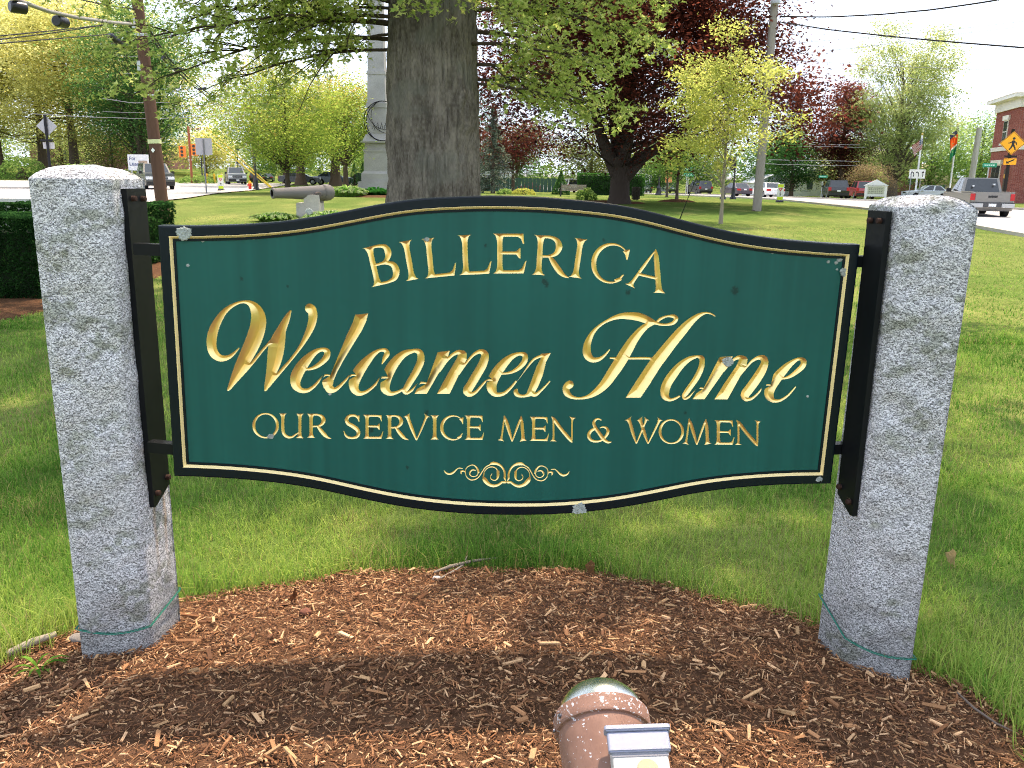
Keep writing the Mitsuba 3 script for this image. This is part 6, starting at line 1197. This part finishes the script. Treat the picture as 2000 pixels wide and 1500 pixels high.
# church tower, roofs behind the trees
st = thing('church_tower', 'grey church tower rising behind the green trees', 'church'); tx_, ty_ = 46.0, 150.0; g = float(G(tx_, ty_))
MB().hexa(rbox(tx_ - 1.7, ty_ - 1.7, g, tx_ + 1.7, ty_ + 1.7, 11.0, .1, .1), C('c8c8cc')).put(st + '__tower', 'matte'); MB().hexa(rbox(tx_ - 2.2, ty_ - 2.2, 11.0, tx_ + 2.2, ty_ + 2.2, 12.2, 1.1, 1.1), C('9aa0a8')).put(st + '__roof', 'matte'); MB().hexa(rbox(tx_ - 1.0, ty_ - 1.0, 12.2, tx_ + 1.0, ty_ + 1.0, 15.0, .02, .02), C('b0b6c0')).put(st + '__lantern', 'matte'); MB().box((tx_ - .9, ty_ - 1.06, 12.6), (tx_ + .9, ty_ - .985, 14.4), C('7a828e')).put(st + '__lantern__louvre', 'matte')
def house(label, x, y, w, d_, h, roof, wall, rc, yaw=0, win=2):
    k = thing('house', label, 'house'); M = place(x, y, float(G(x, y)), yaw); MB().box((-w / 2, 0, -.2), (w / 2, d_, h), C(wall), M).put(k + '__wall', 'matte')
    MB().poly(xf(M, [[-w / 2 - .3, -.3, h], [w / 2 + .3, -.3, h], [w / 2 + .3, d_ + .3, h], [-w / 2 - .3, d_ + .3, h], [0, -.3, h + roof], [0, d_ + .3, h + roof]]), [[0, 1, 4], [1, 2, 5, 4], [2, 3, 5], [3, 0, 4, 5], [3, 2, 1, 0]], C(rc)).put(k + '__roof', 'matte')
    for m_ in range(win): x0 = -w / 2 + w * (m_ + .5) / win - .4; MB().box((x0, -.04, h * .35), (x0 + .8, -.004, h * .8), C('4a525c'), M).put(k + '__window', 'paint')
house('low grey gabled shed left of the white sedan', 32.6, 112, 5.0, 6, 1.6, 1.1, 'c4c6ca', 'a4a8ae', 0, 1); house('white house wall behind the parked dark SUV', 43.5, 125, 9, 8, 2.6, 1.8, 'd6d8da', '9aa0a4', 5); house('tan roofed house behind the flagpole near the brick building', 62.5, 135, 9, 9, 2.4, 2.6, 'b8a68c', 'd0bc9c', 0); house('dark brick house behind the tall elm', 54, 128, 8, 9, 5.2, 2.0, '6a4840', '6e6a68', 0, 3)
house('white house behind the arborvitae row', -17, 140, 11, 9, 4.4, 2.8, 'd8dade', '8c8f96', 10, 3); house('dark red brick house behind the yellow leaved oaks', -78, 168, 26, 10, 4.2, 2, '7a5650', '5e5a58', 0, 6); house('white house right of the oak trunk behind the spruce', -5.0, 128, 9, 8, 3.4, 2.2, 'd8dade', '8c8f96', 0, 2); house('pale house far along the right road', 20, 160, 9, 8, 3.6, 2.2, 'd4d2cc', 'a09c98', 0, 3)
# long low wooden fence behind the red car and hedge
k = thing('board_fence', 'dark green board fence behind the red car', 'fence'); 
for m_ in range(30): MB().box((-8 + .52 * m_, 122, -1.0), (-8 + .52 * m_ + .49, 122.06, 1.0 + .03 * math.sin(m_ * 2.1)), C('3c5448')).put(k + '__board', 'matte')

# ---------------------------------------------------------------- vehicles
def earclip(p): 
    v, f = trimesh.creation.triangulate_polygon(Polygon(p), engine='earcut'); return v, f
def loft_profile(mb, prof, secs, col, M):
    """A side profile (x forward, z up) swept across the width: secs are (y, shrink towards the centre line height)."""
    prof = np.asarray(prof, float); n = len(prof); cz = prof.mean(0); R = []
    for y, s in secs: q = cz + (prof - cz) * [1 - s * .5, 1 - s]; R.append(np.c_[q[:, 0], np.full(n, y), q[:, 1]])
    j = np.arange(n)
    for a, b_ in zip(R[:-1], R[1:]):
        for i in range(n): mb.raw(xf(M, [a[i], a[(i + 1) % n], b_[(i + 1) % n], b_[i]]), [[0, 1, 2, 3]], col)
    for r, fl in ((R[0], 0), (R[-1], 1)):
        v, f = earclip(r[:, [0, 2]]); v3 = np.c_[v[:, 0], np.full(len(v), r[0, 1]), v[:, 1]]; mb.raw(xf(M, v3), f if fl else f[:, ::-1], col)
def vehicle(name, label, x, y, yaw, kind, col, k=1.0, group=None, cat='car', plate_=True, cov=None):
    """yaw: heading in degrees from +x. Parts: body, cabin, windows, wheels, lights, bumpers, mirrors, plate."""
    key = thing(name, label, cat, group); M = place(x, y, float(G(x, y)), yaw, k); c = C(col); D = C('141416')
    S = dict(sedan=(4.7, 1.82, 1.44, .92), suv=(4.7, 1.88, 1.72, 1.05), big=(5.1, 1.95, 1.82, 1.12), hatch=(4.2, 1.76, 1.48, .95), pickup=(5.4, 1.90, 1.80, 1.12))[kind]; L, W, H, B = S; h = L / 2; w = W / 2; r = .33 if kind in ('sedan', 'hatch') else .39
    fx, rx = h - .88, -h + .95
    lo = [(-h + .04, .42), (-h + .12, .30), (rx - r - .06, .28)] + [(rx + (r + .06) * math.cos(a), .30 + (r + .08) * math.sin(a)) for a in np.linspace(math.pi, 0, 8)] + [(rx + r + .06, .26), (fx - r - .06, .26)] + [(fx + (r + .06) * math.cos(a), .30 + (r + .08) * math.sin(a)) for a in np.linspace(math.pi, 0, 8)] + [(h - .12, .28), (h - .02, .40), (h, .62), (h - .08, .80 if kind in ('sedan', 'hatch') else .98)]
    hood = {'sedan': [(h - 1.25, B)], 'hatch': [(h - 1.0, B)], 'suv': [(h - .30, 1.06), (h - 1.25, B + .06)], 'big': [(h - .12, 1.12), (h - 1.3, B + .08)], 'pickup': [(h - .14, 1.10), (h - 1.4, B + .06)]}[kind]
    tail = {'sedan': [(-h + .75, B + .03), (-h + .10, B + .02), (-h, .80)], 'hatch': [(-h + .2, B), (-h + .02, .8)], 'suv': [(-h + .12, B), (-h, .8)], 'big': [(-h + .10, B), (-h, .8)], 'pickup': [(-h + 1.86, B), (-h + .05, B), (-h, .78)]}[kind]
    mb = MB(); loft_profile(mb, (lo + hood + tail)[::1], [(-w, .06), (-w + .07, 0), (w - .07, 0), (w, .06)], c, M); mb.put(key + '__body', 'car_paint', smooth=False)
    g0, g1, g2, g3 = {'sedan': (-h + .55, -h + 1.25, h - 2.25, h - 1.30), 'hatch': (-h + .12, -h + .65, h - 1.95, h - 1.05), 'suv': (-h + .12, -h + .5, h - 2.1, h - 1.25), 'big': (-h + .10, -h + .38, h - 2.1, h - 1.3), 'pickup': (-h + 1.88, -h + 2.15, h - 2.3, h - 1.45)}[kind]
    ti = .20; p = [[g0, -w + .05, B - .03], [g3, -w + .05, B + .02], [g3, w - .05, B + .02], [g0, w - .05, B - .03], [g1, -w + ti, H], [g2, -w + ti, H], [g2, w - ti, H], [g1, w - ti, H]]
    p = np.array(p, float); MB().hexa(xf(M, p), c).put(key + '__cabin', 'car_paint', smooth=False)
    def glass(nm, q, ins=.12, off=.012):
        q = np.array(q, float); cen = q.mean(0); nn = nrm(np.cross(q[1] - q[0], q[3] - q[0])); q = cen + (q - cen) * (1 - ins) + nn * off; v = np.vstack([xf(M, q), xf(M, q - nn * .03)]); f = np.array([[0, 1, 2], [0, 2, 3], [0, 4, 5], [0, 5, 1], [1, 5, 6], [1, 6, 2], [2, 6, 7], [2, 7, 3], [3, 7, 4], [3, 4, 0]]); kk = fresh(key + '__' + nm); scene[kk] = mikit.ply((v, f[:, [0, 1, 2]]), 'window_glass'); return kk
    glass('windscreen', [p[1], p[2], p[6], p[5]]); glass('rear_window', [p[3], p[0], p[4], p[7]], .14)
    for s in (0, 1):
        a, b_, c_, d_ = (p[0], p[1], p[5], p[4]) if not s else (p[2], p[3], p[7], p[6])
        mid = lambda u, q0, q1: q0 + (q1 - q0) * u
        for u0, u1 in ((.04, .49), (.51, .96)): glass('side_window', [mid(u0, a, b_), mid(u1, a, b_), mid(u1, d_, c_), mid(u0, d_, c_)], .13)
    for wx in (fx, rx):
        for s in (-1, 1):
            o = np.array([wx, s * (w - .10), r]); Mw = M @ frame(o, [1, 0, 0], [0, 0, 1 if s < 0 else -1], [0, s, 0]); kw = MB().lathe([(.001, -.12), (r * .98, -.12), (r, -.08), (r, .07), (r * .93, .105), (r * .64, .108)], C('161617'), Mw, 20).put(key + '__wheel', 'matte')
            MB().lathe([(r * .64, .100), (r * .56, .07), (r * .2, .095), (.001, .10)], C('8e9094'), Mw, 14).put(kw + '__rim', 'metal')
    bx = lambda nm, lo_, hi_, cl, mt='paint': MB().box(lo_, hi_, cl, M).put(key + '__' + nm, mt)
    tall = kind in ('suv', 'big', 'pickup'); zl = (.78, 1.08) if tall else (.66, .86)
    for s in (-1, 1):
        y0, y1 = sorted((s * (w - .02), s * (w - (.20 if kind == 'pickup' else .42 if kind == 'sedan' else .26)))); bx('tail_light', (-h - .012, y0, zl[0]), (-h + .10, y1 + .012 * s * (s > 0), zl[1]), C('b01418')); y0, y1 = sorted((s * (w - .03), s * (w - .48))); bx('headlight', (h - .14, y0, zl[0] - .06), (h + .012, y1, zl[0] + .14), C('d4d8dc'))
        y0, y1 = sorted((s * (w + .02), s * (w + .22))); bx('mirror', (g3 - .30, y0, B - .02), (g3 - .14, y1, B + .16), D if tall else c)
    bx('front_bumper', (h - .10, -w + .06, .34), (h + .03, w - .06, .56), D if tall else c * .8); bx('grille', (h - .06, -.5, .62 if not tall else .70), (h + .015, .5, .78 if not tall else .98), C('26282c'))
    for m_ in range(3 if tall else 1): bx('grille_bar', (h + .012, -.52, .74 + .09 * m_), (h + .022, .52, .765 + .09 * m_), C('b4b8bc'), 'metal')
    if kind == 'pickup':
        bx('rear_bumper', (-h - .10, -w + .02, .48), (-h + .05, w - .02, .68), C('3a3c40')); 
        for s in (-1, 1): y0, y1 = sorted((s * (w - .01), s * (w - .55))); bx('chrome_corner', (-h - .115, y0, .46), (-h - .02, y1, .64), C('b0b2b4'), 'metal')
        tg = bx('tailgate', (-h - .018, -w + .22, .70), (-h + .04, w - .22, B + .03), c * 1.0, 'car_paint'); MB().box((-h - .03, -.20, .90), (-h - .017, .20, 1.0), D, M).put(tg + '__handle', 'paint'); bx('bed_floor_shadow_liner', (-h + .12, -w + .14, B - .42), (-h + 1.80, w - .14, B - .40), D, 'matte'); bx('bed_rail', (-h + .05, -w + .015, B - .005), (-h + 1.86, -w + .13, B + .05), c, 'car_paint'); bx('bed_rail', (-h + .05, w - .13, B - .005), (-h + 1.86, w - .015, B + .05), c, 'car_paint')
        for s in (-1, 1): bx('undercarriage', (-h + .3, s * .3 - .1, .28), (h - .4, s * .3 + .1, .42), C('1a1a1c'), 'matte')
        for zz_, yy_ in ((1.38, .42), (1.46, -.50)): bx('window_sticker', (g0 + .12 + .26 * (zz_ - B) / (H - B) - .30, yy_ - .035, zz_), (g0 + .12 + .26 * (zz_ - B) / (H - B) - .10, yy_ + .035, zz_ + .07), C('d8dadc'))
    else: bx('rear_bumper', (-h - .03, -w + .06, .36), (-h + .10, w - .06, .58), D if tall else c * .9)
    if tall and kind != 'pickup': 
        for s in (-1, 1): bx('roof_rail', (g1 + .1, s * (w - ti - .06) - .02, H), (g2 - .1, s * (w - ti - .06) + .02, H + .05), D)
    if plate_: bx('rear_plate', (-h - .12 if kind == 'pickup' else -h - .036, -.16, .50 if kind == 'pickup' else .70), (-h - .10 if kind == 'pickup' else -h - .01, .16, .63 if kind == 'pickup' else .84), C('dcdee0')); bx('front_plate', (h + .03, -.16, .40), (h + .04, .16, .53), C('dcdee0'))
    return key
vehicle('pickup_truck', 'silver grey crew cab pickup seen from behind beside the right granite post', 21.85, 42.1, 77, 'pickup', '75726e', .96, cat='pickup truck')
vehicle('parked_car', 'dark grey SUV with chrome grille coming up behind the leaning pole', -27.9, 69.0, -60, 'big', '3a3c38', 1.06, cat='car')
vehicle('pickup_truck', 'dark pickup with chrome nose coming along the left road', -30.6, 97.5, -68, 'pickup', '6f7478', cat='pickup truck')
vehicle('parked_car', 'small dark car far along the left road, right of the guy wire guards', -47.5, 172, 100, 'sedan', '2e3238'); vehicle('parked_car', 'small dark car behind the yellow guy wire guards', -46.5, 160, 100, 'suv', '3a4048'); vehicle('parked_car', 'pale van far up the left road', -58.5, 190, -80, 'big', 'b4b8bc')
vehicle('parked_car', 'white sedan seen from behind on the right road', 25.6, 90, 92, 'sedan', 'e2e2e4'); vehicle('parked_car', 'dark sedan seen from behind left of the white sedan', 24.6, 99, 100, 'sedan', '4a4450'); vehicle('parked_car', 'dark grey SUV driving away along the right road', 25.0, 121, 100, 'big', '4c4a54')
vehicle('parked_car', 'dark SUV far along the right road behind the black signal post', 25.5, 148, 100, 'suv', '4a5058'); vehicle('parked_car', 'dark SUV far along the right road behind the young tree stem', 20.5, 142, 95, 'suv', '50505a')
vehicle('parked_car', 'black SUV parked left of the red car', 30.4, 84.5, 78, 'suv', '1e1e22'); vehicle('parked_car', 'red car parked between black SUV and notice board', 34.8, 89.5, 80, 'suv', '8e2a34'); vehicle('parked_car', 'silver car parked right of the notice board', 44.2, 95.5, 175, 'sedan', 'b8c0c8'); vehicle('parked_car', 'white car parked behind the right granite post', 51.5, 100, 175, 'sedan', 'd0d4d8')
vehicle('parked_car', 'red hatchback parked beyond the lawn left of the clipped cone shrub', 2.05, 130, 178, 'hatch', 'c02844', .85); vehicle('parked_car', 'white car behind the bench and clipped hedge', 7.0, 112, 100, 'suv', 'dfe2e6')
for kx, (px_, py_, cl, lb) in enumerate(((-24.5, 101.5, '3a3e48', 'dark car parked behind the maple trunk'), (-20.9, 102.5, '4a5468', 'blue grey car parked between the two broad dark trunks'), (-17.2, 103.5, '23252b', 'black car parked left of the arborvitae row'))): vehicle('parked_car', lb, px_, py_, 8, 'sedan', cl, 1.0)
